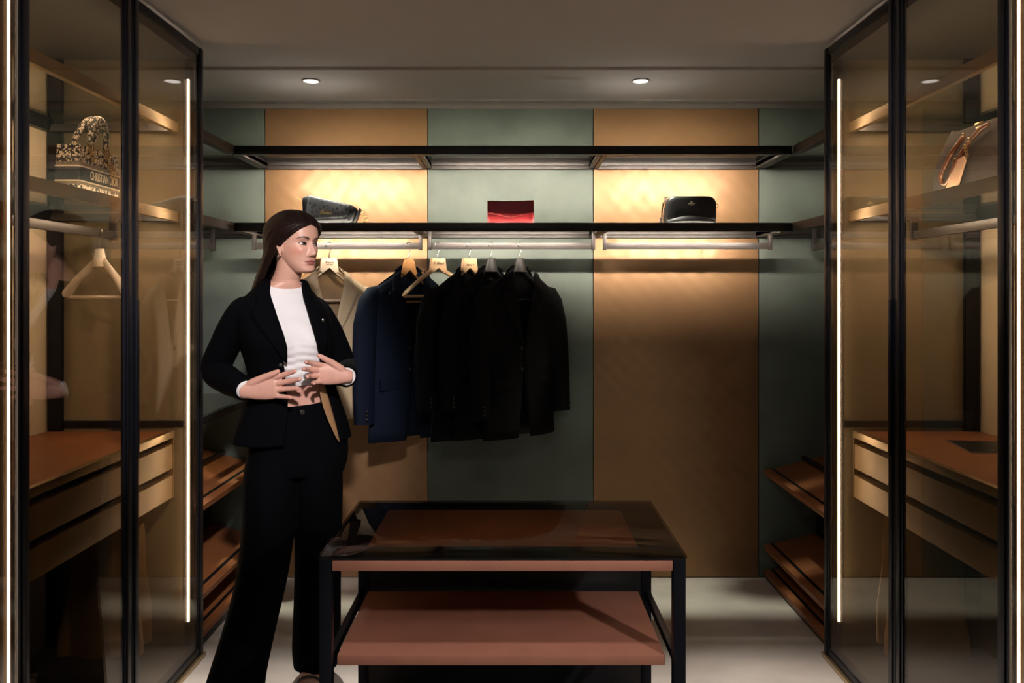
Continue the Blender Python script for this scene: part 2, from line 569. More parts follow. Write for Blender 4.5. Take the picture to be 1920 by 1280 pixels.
CY0, CY1 = 1.966, 3.142
cab = {}
for s, side in ((-1, 'left'), (1, 'right')):
    t = cabinet(s, CY0, CY1, f'tall bronze glass cabinet on the {side} with the ' + ('patterned tote' if s < 0 else 'brown bucket bag') + ' inside', 2)
    cab[s] = t
    cabinet(s, 1.06, CY0 - .001, f'next glass cabinet at the {side} edge, only its lit end strip showing', 1, near=True)
    # two framed glass shelves inside
    for k, (z0, z1) in enumerate(SHELF_Z):
        sh = MB().box(s * 1.34, s * 1.362, CY0 + .03, CY1 - .05, z0, z1, .001).build('inner_shelf', M['champagne'], t)
        mb = MB().box(s * 1.83, s * 1.86, CY0 + .03, CY1 - .05, z0, z1 + .014, .001)
        mb.build('rear_bar', M['black_metal'], sh)
        for (ya, yb) in ((CY0 + .03, CY0 + .06), (CY1 - .09, CY1 - .05)):
            MB().box(s * 1.362, s * 1.83, ya, yb, z0, z0 + .016, .001).box(s * 1.362, s * 1.83, ya + .006, yb, z0 + .016, z1 - .01, .001).build('cross_bar', M['dark_trim'], sh)
        MB().box(s * 1.362, s * 1.83, CY0 + .06, CY1 - .09, z1 - .0075, z1 - .0005).build('glass_pane', M['clear_glass'], sh)
        MB().box(s * 1.363, s * 1.368, CY0 + .06, CY1 - .09, z0 + .006, z0 + .020).build('light_strip', M['led_inner'], sh)
    # chest of drawers inside
    ya, yb = CY0 + .06, CY1 - .062
    ct = MB().box(s * 1.35, s * 1.372, ya, yb, .898, .925, .001).build('counter_edge', M['champagne'], t)
    MB().box(s * 1.372, s * 1.86, ya, yb, .900, .921, .001).build('leather_top', M['leather'], ct)
    cs = MB().box(s * 1.40, s * 1.86, ya, yb, .66, .895).build('drawer_carcass', M['black_satin'], t)
    MB().box(s * 1.352, s * 1.86, yb - .006, yb, .66, .897, .0005).build('side_panel', M['champagne'], cs)
    for (za, zb) in ((.776, .872), (.661, .749)):
        wide = .0 if (s > 0 and za < .7) else .009
        MB().box(s * 1.354, s * 1.395, ya + .004, yb - wide, za, zb, .001).build('drawer', M['drawer_face'], t)
    # hanging rail inside
    r = MB().box(s * 1.545, s * 1.560, CY0 + .06, 3.0, 1.680, 1.712, .001).build('hanging_rail', M['titanium'], t)
    MB().box(s * 1.540, s * 1.565, 2.99, 3.006, 1.676, 1.764, .001).build('bracket', M['titanium'], r)

# ------------------------------------------------------------------ island table
t = thing('display_table', 'black metal island table with glass top and rose leather shelf', 'table', (-.028, 2.23, 0))
TX0, TX1, TY0, TY1 = -.499, .4425, 1.97, 2.50
for (xa, ya) in ((TX0 + .003, TY0 + .003), (TX1 - .034, TY0 + .003), (TX0 + .003, TY1 - .034), (TX1 - .034, TY1 - .034)):
    MB().box(xa, xa + .031, ya, ya + .031, 0, .790, .0015).build('leg', M['black_metal'], t)
fr = MB()
fr.box(TX0 + .003, -.391, TY0 + .003, TY1 - .003, .790, .795, .0005)
fr.box(.332, TX1 - .003, TY0 + .003, TY1 - .003, .790, .795, .0005)
fr.box(-.391, .332, TY0 + .003, 2.064, .790, .795, .0005)
fr.box(-.391, .332, 2.416, TY1 - .003, .790, .795, .0005)
fr.build('top_frame', M['black_satin'], t)
MB().box(-.391, .332, 2.064, 2.416, .786, .7935).build('leather_inset', M['leather'], t)
MB().box(TX0, TX1, TY0, TY1, .7955, .8015, .001).build('glass_top', M['top_glass'], t)
MB().box(TX0 + .036, TX1 - .036, TY0 + .002, TY0 + .018, .762, .7885, .003).box(TX0 + .036, TX1 - .036, TY0 + .018, TY1 - .04, .765, .786, .001).build('drawer', M['pink_leather'], t)
MB().box(-.4566, .392, 2.0, 2.43, .508, .535, .003).build('shelf', M['pink_leather'], t)
MB().box(TX0 + .034, TX1 - .034, TY1 - .03, TY1 - .018, .05, .764, .001).build('back_panel', M['black_satin'], t)
for x in (TX0 + .006, TX1 - .024):
    MB().box(x, x + .018, TY0 + .034, TY1 - .034, .500, .522, .001).build('side_rail', M['black_metal'], t)
MB().box(TX0 + .034, TX1 - .034, TY0 + .034, TY1 - .034, .10, .13, .001).build('bottom_shelf', M['black_satin'], t)

# ------------------------------------------------------------------ ceiling downlights
for x, lb in ((-.943, 'round recessed ceiling downlight above the beige jacket'), (.592, 'round recessed ceiling downlight above the black handbag')):
    zc = H - .014
    t = thing('downlight', lb, 'light', (x, 3.6, zc))
    MB().lathe([(.041, -.003), (.043, -.005), (.036, -.006), (.034, -.001), (.041, -.001)], 32, (x, 3.6, zc)).build('ring', M['white_trim'], t)
    MB().lathe([(.0335, -.0015), (.0335, -.004), (.030, -.0045)], 32, (x, 3.6, zc)).build('lamp_face', M['lamp_face'], t)

#@@OBJECTS
# ------------------------------------------------------------------ hangers and hung jackets
M['cream_wood'] = mat('cream_wood', (.62, .49, .35, 1), .45, 0, .06, 6, 0, 60, (1, 1, 12))
M['maple'] = mat('maple_wood', (.62, .40, .22, 1), .4, 0, .10, 6, 0, 60, (1, 1, 14))
M['honey_wood'] = mat('honey_wood', (.50, .235, .075, 1), .38, 0, .12, 6, 0, 60, (1, 1, 12))
M['black_plastic'] = mat('black_plastic', (.022, .019, .018, 1), .36, 0, .05)
M['white_plastic'] = mat('ivory_plastic', (.70, .60, .49, 1), .42, 0, .03)
M['print_dark'] = mat('dark_print', (.06, .035, .02, 1), .6)
M['beige_cloth'] = mat('beige_cloth', (.56, .42, .265, 1), .75, 0, .06, 9, .35, 260, sheen=.2)
M['beige_lining'] = mat('beige_lining', (.30, .19, .09, 1), .5, 0, .06, 9)
M['navy_cloth'] = mat('navy_cloth', (.0016, .0052, .0175, 1), .8, 0, .08, 9, .3, 260, spec=.2)
M['black_cloth'] = mat('black_cloth', (.0032, .0031, .0036, 1), .85, 0, .08, 9, .3, 260, spec=.15)
M['black_lining'] = mat('black_lining', (.004, .004, .005, 1), .6, 0, .05, spec=.2)
M['horn'] = mat('horn_button', (.02, .016, .014, 1), .35)
M['tan_cloth'] = mat('tan_cloth', (.36, .25, .13, 1), .75, 0, .08, 9, .3, 220)

HZ = 1.7195   # top of the rail plus half the hook wire


def hanger(name, label, cat_loc, rz, kind, m, text=None, bar=True, drop=.177, group=None, worn=True):
    """local frame: hook rests at the origin, arms along x"""
    t = thing(name, label, 'hanger', cat_loc, rz, group)
    # wire hook
    pts = []
    for k in range(13):
        a = R(-35 + k * 250 / 12)
        pts.append((.014 * math.cos(a), 0, -.0125 + .014 * math.sin(a)))
    pts = pts[::-1]
    pts = [p for p in pts][::-1]
    hook = [(0, 0, -.082), (0, 0, -.058), (.004, 0, -.046), (.011, 0, -.032)] + pts[0:]
    MB().tube(hook, .0021, 8, round_ends=True).build('hook', M['chrome'], t, local=True)
    b = MB()
    zt = -.078
    if kind == 'block':
        tw, bw, th = .037, .046, .009
        b.prism([(-tw, zt), (tw, zt), (bw, zt - .062), (.030, zt - .072), (0, zt - .046), (-.030, zt - .072), (-bw, zt - .062)], -th, th, 'y')
        a0, z0 = .034, zt - .058
    elif kind == 'round':
        out = []
        for k in range(9):
            a = R(180 - k * 22.5)
            out.append((.028 * math.cos(a), zt - .028 + .028 * math.sin(a)))
        out += [(.040, zt - .075), (.026, zt - .083), (0, zt - .055), (-.026, zt - .083), (-.040, zt - .075)]
        b.prism(out, -.010, .010, 'y')
        a0, z0 = .030, zt - .066
    else:   # moulded plastic, wide curved shoulders
        rr = []
        for k in range(9):
            f = k / 8
            zz = zt - .066 * f
            hw = .022 + .022 * f ** 1.6
            hd = .012 + .010 * f
            rr.append([(hw * math.cos(a), hd * math.sin(a) * 1.0, zz) for a in [2 * math.pi * q / 20 for q in range(20)]])
        b.rings(rr)
        a0, z0 = .034, zt - .054
    for s in (-1, 1):
        rr = []
        for k in range(13):
            f = k / 12
            x = s * (a0 + (.198 - a0) * f)
            z = z0 - (drop - .054) * (f ** .92) + .010 * math.sin(math.pi * f)
            y = -.014 * math.sin(f * 1.6)
            hh = (.021 if kind == 'plastic' else .014) - .003 * f
            hd = (.008 + .016 * f * f) if kind != 'block' or True else .009
            if worn:      # slim arms that stay inside the shoulders of a jacket
                hh, hd, z, y = .007, .007, z - .012 - .020 * f, .004
                x *= .94
            if k == 12:
                hh, hd = .004, (.006 if worn else .010)
            rr.append([(x, y + hd * math.cos(a), z + hh * math.sin(a)) for a in [2 * math.pi * q / 14 for q in range(14)]])
        b.rings(rr)
    b.build('body', m, t, local=True)
    if bar:
        zb = z0 - (drop - .054) - .004
        zb -= .020 if worn else 0
        bw_ = .165 if worn else .185
        MB().tube([(-bw_, -.006, zb), (bw_, -.006, zb)], .0055 if worn else .0065, 12, round_ends=True).build('trouser_bar', m, t, local=True)
    if text:
        for k, (body, size, dz) in enumerate(text):
            tm = text_mb(body, size, .0004, .0002, .25)
            tm.move(Matrix.Translation((0, -.0098, zt + dz)))
            tm.build('lettering', M['print_dark'], t, local=True)
    return t


def jacket(label, loc, rz, m, lining, length=.96, W=.213, D=.036, group=None, buttons=2, cuff_buttons=3, slen=.80, peak=False, flat=.55):
    t = thing('hanging_jacket', label, 'jacket', loc, rz, group)
    zs = [-.112, -.135, -.165, -.20, -.245, -.30, -.36, -.43, -.50, -.58, -.66, -.74, -.82, -.90, -1.0]
    zs = [z for z in zs if z > -length] + [-length]

    def prof(z):
        f = lambda xs, ys: float(np.interp(-z, xs, ys))
        w = f([.11, .14, .2, .3, .5, .7, 1.0], [W - .012, W - .004, W, W + .004, W - .018, W - .008, W + .012])
        d = f([.11, .14, .2, .3, .5, .75, 1.0], [.018, D * .7, D * .95, D, D * .9, D * 1.05, D * 1.2])
        dr = f([.11, .165, .245, .32], [.125, .095, .035, 0])
        xe = f([.112, .20, .50, .58, .75, 1.0], [.072, .062, .004, .0, .010, .045])
        return w, d, dr, xe

    def front_y(x, z):
        w, d, _, _ = prof(z)
        return -d * max(0.0, 1 - (abs(x) / w) ** 2.4) ** .5

    def fold(x, z):
        g = min(1, max(0, (-z - .45) / .4))
        return .006 * g * math.sin(x * 34 + 1.3)

    NF, NB = 12, 18
    outer = []
    for z in zs:
        w, d, dr, xe = prof(z)
        row = []
        for k in range(NF + 1):          # left front edge out to the side
            x = -(xe + (w - xe) * math.sin(k / NF * math.pi / 2))
            row.append((x, front_y(x, z) + fold(x, z), z - dr * (abs(x) / w) ** 1.15))
        for k in range(1, NB):
            x = -w + 2 * w * (.5 - .5 * math.cos(math.pi * k / NB))
            row.append((x, -front_y(x, z) + fold(x, z), z - dr * (abs(x) / w) ** 1.15))
        for k in range(NF, -1, -1):
            x = xe + (w - xe) * math.sin(k / NF * math.pi / 2)
            row.append((x, front_y(x, z) - .003 + fold(x, z), z - dr * (abs(x) / w) ** 1.15))
        outer.append(row)
    o = MB().grid(outer).build('body', [m, lining], t, smooth=60, local=True)
    sd = o.modifiers.new('cloth', 'SOLIDIFY')
    sd.thickness = .004
    sd.offset = -1
    sd.material_offset = 1
    sd.material_offset_rim = 0
    # lapels and collar
    for s in (-1, 1):
        rows = []
        top = [-.104, -.125, -.15, -.18, -.205, -.207, -.24, -.30, -.37, -.44, -.50]
        wid = [.030, .040, .047, .050, .052, .072 if not peak else .088, .082 if not peak else .080, .074, .056, .032, .006]
        lift = [.010, .009, .007, .006, .006, .005, .005, .005, .005, .004, .003]
        for z, wd, lf in zip(top, wid, lift):
            w, d, dr, xe = prof(min(z, -.112))
            row = []
            for k in range(5):
                x = xe - .004 + wd * k / 4
                zz = z - dr * (x / w) ** 1.15 + (.014 if (peak and k == 4 and abs(z + .207) < .001) else 0)
                row.append((s * x, front_y(x, min(z, -.112)) - .003 - lf * (1 - .55 * k / 4) - (.003 if s > 0 else 0), zz))
            rows.append(row)
        lo = MB().grid(rows).build('lapel', m, t, smooth=60, local=True)
        sd = lo.modifiers.new('cloth', 'SOLIDIFY')
        sd.thickness = .0025
    # collar stand round the back of the neck
    cr = []
    for dz, k2 in ((.0, 0), (.022, .002), (.020, .008), (-.022, .014)):
        row = []
        for k in range(17):
            a = math.pi * k / 16
            row.append((-(.048 if dz > .01 else .080) * math.cos(a) * (1 + k2), .004 + (.024 + k2) * math.sin(a), -.140 + dz + .004 * math.sin(a)))
        cr.append(row)
    co = MB().grid(cr).build('collar', m, t, smooth=60, local=True)
    sd = co.modifiers.new('cloth', 'SOLIDIFY')
    sd.thickness = .003
    for s in (-1, 1):
        P = [(s * (W - .062), 0, -.222), (s * (W - .022), 0, -.250), (s * (W + .002), .002, -.295), (s * (W + .024), .0, -.40), (s * (W + .034), -.006, -.55), (s * (W + .038), -.014, -.68), (s * (W + .040), -.022, -slen)]
        so = MB().tube(P, [.014, .044, .056, .061, .058, .055, .052], 16, flat=flat, round_ends=False).build('sleeve', m, t, local=True)
        for k in range(cuff_buttons):
            z = -slen + .03 + k * .018
            MB().ellipsoid((s * (W + .040) + s * .01, -.022 - .054 * .9, z), (.006, .003, .006), 10, 6).build('button', M['horn'], so, local=True)
    for k in range(buttons):
        z = -.515 - k * .10
        MB().ellipsoid((-.014, front_y(.014, z) - .006, z), (.009, .003, .009), 12, 6).build('button', M['horn'], t, local=True)
    for s in (-1, 1):
        z = -.66
        yb = front_y(.125, z) - .004
        MB().box(s * .07, s * .175, yb - .006, yb + .01, z - .05, z, .002).build('pocket_flap', m, t, local=True)
    return t


YW = R(38)
def hx(px):
    return (px - 963) / (1450 / RAILY)

hanger('clothes_hanger', 'cream wooden hanger with printed lettering inside the beige jacket', (hx(617), RAILY, HZ), YW * .7, 'block', M['cream_wood'], (('Brandis', .014, -.020), ('Est. in 1952', .0065, -.031)))
jacket('beige suit jacket with peaked lapels hanging behind the woman', (hx(617), RAILY, HZ), YW * .72, M['beige_cloth'], M['beige_lining'], length=.86, cuff_buttons=4, slen=.80, peak=True, D=.045)
hanger('clothes_hanger', 'honey brown wooden hanger inside the navy jacket', (hx(767), RAILY, HZ), YW, 'round', M['honey_wood'])
jacket('navy blue suit jacket hanging beside the empty wooden hanger', (hx(767), RAILY, HZ), YW, M['navy_cloth'], M['navy_cloth'], length=.955, slen=.86)
hanger('clothes_hanger', 'empty maple wood hanger hanging between navy and black jackets', (hx(821), RAILY, HZ), R(36), 'block', M['maple'], (('F. Ilbaud', .017, -.024),), worn=False)
hanger('clothes_hanger', 'small light wood hanger in the black jacket next to the empty hanger', (hx(880), RAILY, HZ - .0), YW, 'block', M['maple'], (('Henry V.', .013, -.032),), drop=.175)
jacket('black suit jacket on light wood hanger beside the empty hanger', (hx(880), RAILY, HZ), YW, M['black_cloth'], M['black_lining'], length=.95, D=.028)
hanger('clothes_hanger', 'black plastic hanger in the middle one of three black jackets', (hx(921), RAILY, HZ), YW, 'plastic', M['black_plastic'])
tj = jacket('black suit jacket in the middle of the three black jackets', (hx(921), RAILY, HZ), YW, M['black_cloth'], M['black_lining'], length=.945, D=.028)
MB().box(-.014, .014, .012, .0135, -.185, -.172).build('neck_label', M['horn'], tj, local=True)
hanger('clothes_hanger', 'black plastic hanger in the black jacket farthest from the beige one', (hx(975), RAILY, HZ), YW, 'plastic', M['black_plastic'])
jacket('black suit jacket at the end of the row, before the bare green wall', (hx(975), RAILY, HZ), YW, M['black_cloth'], M['black_lining'], length=.945, D=.032, slen=.84)

# cabinet hangers
hanger('clothes_hanger', 'ivory plastic hanger hanging empty in the glass cabinet', (-1.5525, 2.90, 1.7145), R(-30), 'plastic', M['white_plastic'], (('Y', .014, -.026),), worn=False)

# folded trousers hung under the drawers inside both cabinets
for s, lb in ((1, 'tan trousers hanging under the drawers in the cabinet with the bucket bag'), (-1, 'tan trousers hanging under the drawers in the cabinet with the tote')):
    t = thing('hanging_trousers', lb, 'trousers', (s * 1.5, 2.86, .16))
    for k, (y0, dx) in enumerate(((2.80, 0.0), (2.90, .012))):
        rows = []
        for i in range(15):
            f = i / 14
            z = .640 - .47 * f
            row = []
            for j in range(29):
                a = 2 * math.pi * j / 28
                hw = .105 + .045 * f + .006 * math.sin(f * 9 + k)
                th = .012 + .020 * f
                row.append((s * (1.49 + dx) + hw * math.cos(a), y0 + th * math.sin(a) + .010 * math.sin(5 * a + k) * f + .012 * math.sin(f * 5), z))
            rows.append(row)
        MB().rings([r[:-1] for r in rows]).build('leg', M['tan_cloth'], t)
    MB().box(s * 1.41, s * 1.61, 2.81, 2.91, .640, .656, .002).build('trouser_bar', M['black_metal'], t)

# ------------------------------------------------------------------ bags
M['grey_leather'] = mat('grey_leather', (.055, .055, .060, 1), .42, 0, .08, 10, .1, 200)
M['charcoal'] = mat('charcoal_leather', (.018, .018, .021, 1), .38, 0, .08, 10, .1, 200)
M['black_leather'] = mat('black_leather', (.014, .0125, .0122, 1), .42, 0, .08, 10, .2, 240)
M['red_leather'] = mat('red_leather', (.20, .004, .008, 1), .40, 0, .06, 10, .1, 200)
M['brown_suede'] = mat('brown_suede', (.026, .0145, .0098, 1), .9, 0, .15, 20, .3, 200)
M['patent_brown'] = mat('patent_brown', (.16, .05, .018, 1), .16, 0, .15, 30, .3, 90, coat=.8)
M['blush'] = mat('blush_leather', (.58, .36, .25, 1), .6, 0, .05)
M['cream_thread'] = mat('cream_thread', (.60, .48, .35, 1), .8, 0, .06, 90)
M['navy_band'] = mat('navy_band', (.016, .015, .020, 1), .8)


def monogram_mat(name, base, ink, scale, rnd=.9, th=.34, wth=.38, metric='CHEBYCHEV'):
    """woven all-over pattern of small rounded marks"""
    m = mat(name, base, .7, 0, .05)
    nt = m.node_tree
    b = nt.nodes['Principled BSDF']
    tc = nt.nodes.new('ShaderNodeTexCoord')
    mp = nt.nodes.new('ShaderNodeMapping')
    mp.inputs['Rotation'].default_value = (0, R(18), 0)
    mp.inputs['Scale'].default_value = (1, 1, .75)
    nt.links.new(tc.outputs['Object'], mp.inputs[0])
    vo = nt.nodes.new('ShaderNodeTexVoronoi')
    vo.feature = 'F1'
    vo.distance = metric
    vo.inputs['Scale'].default_value = scale
    vo.inputs['Randomness'].default_value = rnd
    nt.links.new(mp.outputs[0], vo.inputs['Vector'])
    lt = nt.nodes.new('ShaderNodeMath')
    lt.operation = 'LESS_THAN'
    lt.inputs[1].default_value = th
    nt.links.new(vo.outputs['Distance'], lt.inputs[0])
    gt = nt.nodes.new('ShaderNodeTexWave')
    gt.inputs['Scale'].default_value = scale * .42
    gt.inputs['Distortion'].default_value = 9
    gt.inputs['Detail'].default_value = 1
    gt.inputs['Detail Scale'].default_value = 3
    nt.links.new(mp.outputs[0], gt.inputs['Vector'])
    g2 = nt.nodes.new('ShaderNodeMath')
    g2.operation = 'GREATER_THAN'
    g2.inputs[1].default_value = wth
    nt.links.new(gt.outputs['Fac'], g2.inputs[0])
    mu = nt.nodes.new('ShaderNodeMath')
    mu.operation = 'MULTIPLY'
    nt.links.new(lt.outputs[0], mu.inputs[0])
    nt.links.new(g2.outputs[0], mu.inputs[1])
    mx = nt.nodes.new('ShaderNodeMix')
    mx.data_type = 'RGBA'
    nt.links.new(mu.outputs[0], mx.inputs[0])
    mx.inputs[6].default_value = tuple(base)
    mx.inputs[7].default_value = tuple(ink)
    nt.links.new(mx.outputs[2], b.inputs['Base Color'])
    return m


M['oblique'] = monogram_mat('woven_oblique', (.010, .008, .010, 1), (.62, .50, .38, 1), 96, .75, .44, .22)
M['speckle'] = monogram_mat('speckled_band', (.10, .075, .05, 1), (.34, .26, .18, 1), 520, 1, .4)
M['grey_mono'] = monogram_mat('grey_monogram', (.090, .090, .098, 1), (.026, .026, .031, 1), 52, .5, .30, .05, 'EUCLIDEAN')

SZ = 1.797

def rounded(pts, r=.012, n=5):
    """round the corners of a 2-D outline"""
    out = []
    N = len(pts)
    for i in range(N):
        p0, p, p1 = Vector(pts[i - 1]), Vector(pts[i]), Vector(pts[(i + 1) % N])
        a, b = (p0 - p), (p1 - p)
        rr = min(r, a.length * .45, b.length * .45)
        A, B = p + a.normalized() * rr, p + b.normalized() * rr
        for k in range(n + 1):
            f = k / n
            q = A * (1 - f) ** 2 + p * 2 * f * (1 - f) + B * f * f
            out.append((q.x, q.y))
    return out


def pillow(mb, outline, y0, y1, edge=.006, puff=.004, m=0):
    """outline in x-z extruded in y with softened rims"""
    c = Vector((sum(p[0] for p in outline) / len(outline), sum(p[1] for p in outline) / len(outline)))
    def ring(y, inset):
        return [((Vector(p) - c) * (1 - inset) + c) for p in outline], y
    rr = []
    mid = (y0 + y1) / 2
    for y, ins in ((y0 - puff, .25), (y0 - puff * .6, .10), (y0, .035), (y0 + edge, 0), (mid, -.004), (y1 - edge, 0), (y1, .035), (y1 + puff * .6, .10), (y1 + puff, .25)):
        pts, yy = ring(y, ins)
        rr.append([(q.x, yy, q.y) for q in pts])
    return mb.rings(rr, m=m)


# grey monogram flap bag, tilted so that its left end stands higher
t = thing('handbag', 'grey monogram flap bag with gold hardware on the shelf above the woman', 'handbag', (-.885, 3.70, SZ), R(6))
body = rounded([(-.118, 0), (.108, 0), (.140, .078), (.108, .097), (-.090, .140), (-.122, .128)], .02)
pillow(MB(), body, -.02, .035).build('body', M['charcoal'], t, local=True)
flap = rounded([(-.104, .026), (.070, .030), (.100, .052), (.104, .094), (-.088, .137), (-.094, .120)], .018)
fo = pillow(MB(), flap, -.034, -.018, .003, .002).build('flap', M['grey_mono'], t, local=True)
low = rounded([(-.110, .001), (.080, .001), (.098, .03), (-.104, .024)], .006)
pillow(MB(), low, -.029, -.018, .003, .002).build('front_panel', M['grey_leather'], t, local=True)
MB().tube([(-.098, -.030, .026), (.066, -.030, .029), (.092, -.030, .042), (.104, -.030, .062), (.105, -.028, .092)], .0022, 6).build('flap_edge', M['charcoal'], fo, local=True)
tm = text_mb('Guess', .021, .0012, .0005, .3)
tm.move(Matrix.Translation((-.01, -.0385, .055)) @ Matrix.Rotation(R(6), 4, 'Y')).build('lettering', M['gold'], t, local=True)
pillow(MB(), rounded([(.112, .0), (.124, .0), (.155, .076), (.146, .084)], .004), -.016, .03).build('gusset', M['charcoal'], t, local=True)
for px_, pz_, rr_ in ((.158, .062, .012), (.168, .050, .010), (.174, .034, .012), (.170, .016, .010)):
    MB().tube([(px_ + rr_ * math.cos(a), .0 + .003 * math.sin(2 * a), pz_ + rr_ * math.sin(a)) for a in [2 * math.pi * k / 14 for k in range(14)]], .0018, 6, closed=True).build('chain_link', M['gold'], t, local=True)
MB().tube([(.170, .004, .008), (.150, .006, .006), (.13, .01, .005)], .004, 8, round_ends=True).build('strap', M['charcoal'], t, local=True)
MB().tube([(-.118, .0, .118), (-.130, .0, .116), (-.142, 0, .124), (-.148, 0, .128)], [.0035, .003, .003, .002], 8, round_ends=True).build('clasp', M['gold'], t, local=True)

# red envelope clutch
t = thing('clutch_bag', 'red leather envelope clutch standing on the shelf', 'clutch', (-.014, 3.70, SZ), R(-2))
out = [(-.112, 0), (.112, 0), (.111, .118), (.06, .1155), (0, .114), (-.06, .1145), (-.111, .116)]
pillow(MB(), out, -.004, .012, .003, .001).build('body', M['red_leather'], t, local=True)
fl = [(-.111, .058), (0, .031), (.111, .060), (.110, .1175), (.06, .1155), (0, .114), (-.06, .1145), (-.110, .1155)]
fo = pillow(MB(), fl, -.0125, -.0055, .002, .001).build('flap', M['red_leather'], t, local=True)
MB().box(-.026, .026, -.0142, -.0136, .0715, .0730).build('embossed_line', mat('dark_red', (.12, .002, .004, 1), .5), fo, local=True)
MB().box(-.092, -.076, -.004, .000, .114, .1185, .001).build('zip_pull', M['chrome'], t, local=True)

# black crossbody bag with a gilt emblem
t = thing('handbag', 'black leather crossbody bag with rounded top and gold emblem on the shelf', 'handbag', (.842, 3.69, SZ))
prof_ = [(-.128, 0)] + [(-.128 + .002 * k, .012 * k + .004) for k in range(1, 6)]
out = rounded([(-.130, .0), (.124, .0), (.121, .135), (-.112, .135)], .042, 8)
for i, p in enumerate(out):
    if p[1] < .02:
        out[i] = (p[0] if abs(p[0]) < .1 else math.copysign(.122, p[0]), p[1])
pillow(MB(), out, -.020, .038, .010, .007).build('body', M['black_leather'], t, local=True)
# soft bulge of the lower front
rows = []
for i in range(9):
    f = i / 8
    row = []
    for j in range(21):
        x = -.112 + .224 * j / 20
        top = .016 + .026 * math.cos(x / .115 * 1.5) * 1
        z = .002 + (top - .002) * f
        row.append((x, -.027 - .012 * math.sin(math.pi * min(1, f * .9 + .1)) * math.cos(x / .115 * 1.35), z))
    rows.append(row)
MB().grid(rows).build('front_bulge', M['black_leather'], t, local=True)
em = MB()
em.prism([(-.0045, .1015), (.0045, .1015), (.006, .106), (.003, .1105), (-.003, .1105), (-.006, .106)], -.0295, -.0275, 'y')
em.box(-.016, .016, -.0295, -.0275, .0975, .1003, .0004)
em.box(-.009, .009, -.0295, -.0275, .0905, .0930, .0004)
for x in (-.013, -.009, -.0045, .0, .0045, .009, .013):
    em.box(x - .0012, x + .0012, -.0296, -.0275, .0945, .0985, .0003)
em.build('emblem', mat('pale_gold', (.72, .60, .44, 1), .45, .25, .05), t, local=True)
MB().tube([(-.122 + .0 * k, 0.0, .128) for k in range(1)] + [(-.098, .0, .134), (-.116, .0, .122), (-.127, 0, .098), (-.132, 0, .07), (-.134, 0, .04), (-.138, .0, .012)], .0028, 8).build('zip', M['charcoal'], t, local=True)
MB().tube([(-.127 + .006 * math.cos(a), -.004, .095 + .013 * math.sin(a)) for a in [2 * math.pi * k / 12 for k in range(12)]], .002, 6, closed=True).build('strap_ring', M['gold'], t, local=True)
MB().tube([(.128 + .005 * math.cos(a), -.002, .090 + .010 * math.sin(a)) for a in [2 * math.pi * k / 12 for k in range(12)]], .0016, 6, closed=True).build('strap_ring', M['gold'], t, local=True)
ch = MB()
for k in range(5):
    ch.tube([(-.133 - .001 * k + .003 * math.cos(a) * (1 if k % 2 else .4), .003 * math.cos(a) * (0 if k % 2 else 1), .078 - k * .011 + .0065 * math.sin(a)) for a in [2 * math.pi * q / 10 for q in range(10)]], .0012, 5, closed=True)
ch.build('chain', M['gold'], t, local=True)
MB().tube([(-.138, .0, .03), (-.139, .0, .012), (-.135, -.004, .004), (-.128, -.006, .003)], .0055, 8, round_ends=True).build('strap', M['black_leather'], t, local=True)

# patterned tote in the left cabinet; local x runs along the long side
t = thing('tote_bag', 'black and cream woven tote with lettered band in the glass cabinet', 'handbag', (-1.429, 2.600, SZ), R(90))
LX, DY, HT = .126, .040, .152
rr = []
for z, k in ((0, 1.0), (.004, 1.01), (.05, .995), (.10, .985), (HT, .955)):
    rr.append([(p[0], p[1], z) for p in rounded([(-LX * k, -DY * k), (LX * k, -DY * k), (LX * k, DY * k), (-LX * k, DY * k)], .008, 3)])
MB().rings(rr).build('body', M['oblique'], t, local=True)
def tote_band(name, z0, z1, m, e):
    r2 = []
    for z in (z0, z1):
        k = float(np.interp(z, [0, .004, .05, .10, HT], [1, 1.01, .995, .985, .955]))
        r2.append([(p[0], p[1], z) for p in rounded([(-LX * k - e, -DY * k - e), (LX * k + e, -DY * k - e), (LX * k + e, DY * k + e), (-LX * k - e, DY * k + e)], .008, 3)])
    return MB().rings(r2).build(name, m, t, local=True)
tote_band('speckled_band', .024, .097, M['speckle'], .0008)
tote_band('lettered_band', .036, .080, M['navy_band'], .0016)
for z in (.033, .080):
    tote_band('stripe', z, z + .0042, M['cream_thread'], .0022)
tm = text_mb('CHRISTIAN DIOR', .0400, .0005, .0003)
wid = max(v[0] for v in tm.v) - min(v[0] for v in tm.v)
tm.move(Matrix.Translation((.022, -DY - .0020, .0585)) @ Matrix.Diagonal((.176 / wid, 1, 1.0, 1))).build('lettering', M['cream_thread'], t, local=True)
for y, lean, dx in ((-DY * .9, -.004, .0), (DY * .45, -.034, .006)):
    pts = []
    for k in range(19):
        a = math.pi * (-.06 + 1.12 * k / 18)
        pts.append((-.050 * math.cos(a) - .008 + dx, y + lean * max(0, math.sin(a)), HT + .026 + .078 * math.sin(a)))
    h = MB().tube(pts, [.0085 + .0030 * max(0, math.sin(math.pi * k / 18)) for k in range(19)], 12, round_ends=True).build('handle', M['oblique'], t, local=True)
    for x in (-.058 + dx, .042 + dx):
        MB().tube([(x + .012 * math.cos(a), y - .006, HT - .002 + .020 * math.sin(a)) for a in [2 * math.pi * k / 18 for k in range(18)]], .0024, 6, closed=True).build('handle_ring', M['gold'], h, local=True)
chm = MB()
for cx, cz, rr_ in ((.052, .124, .017), (.060, .100, .016), (.068, .080, .014), (.058, .106, .010)):
    chm.tube([(cx + rr_ * .7 * math.cos(a), -DY - .006, cz + rr_ * math.sin(a)) for a in [2 * math.pi * k / 16 for k in range(16)]], .0022, 6, closed=True)
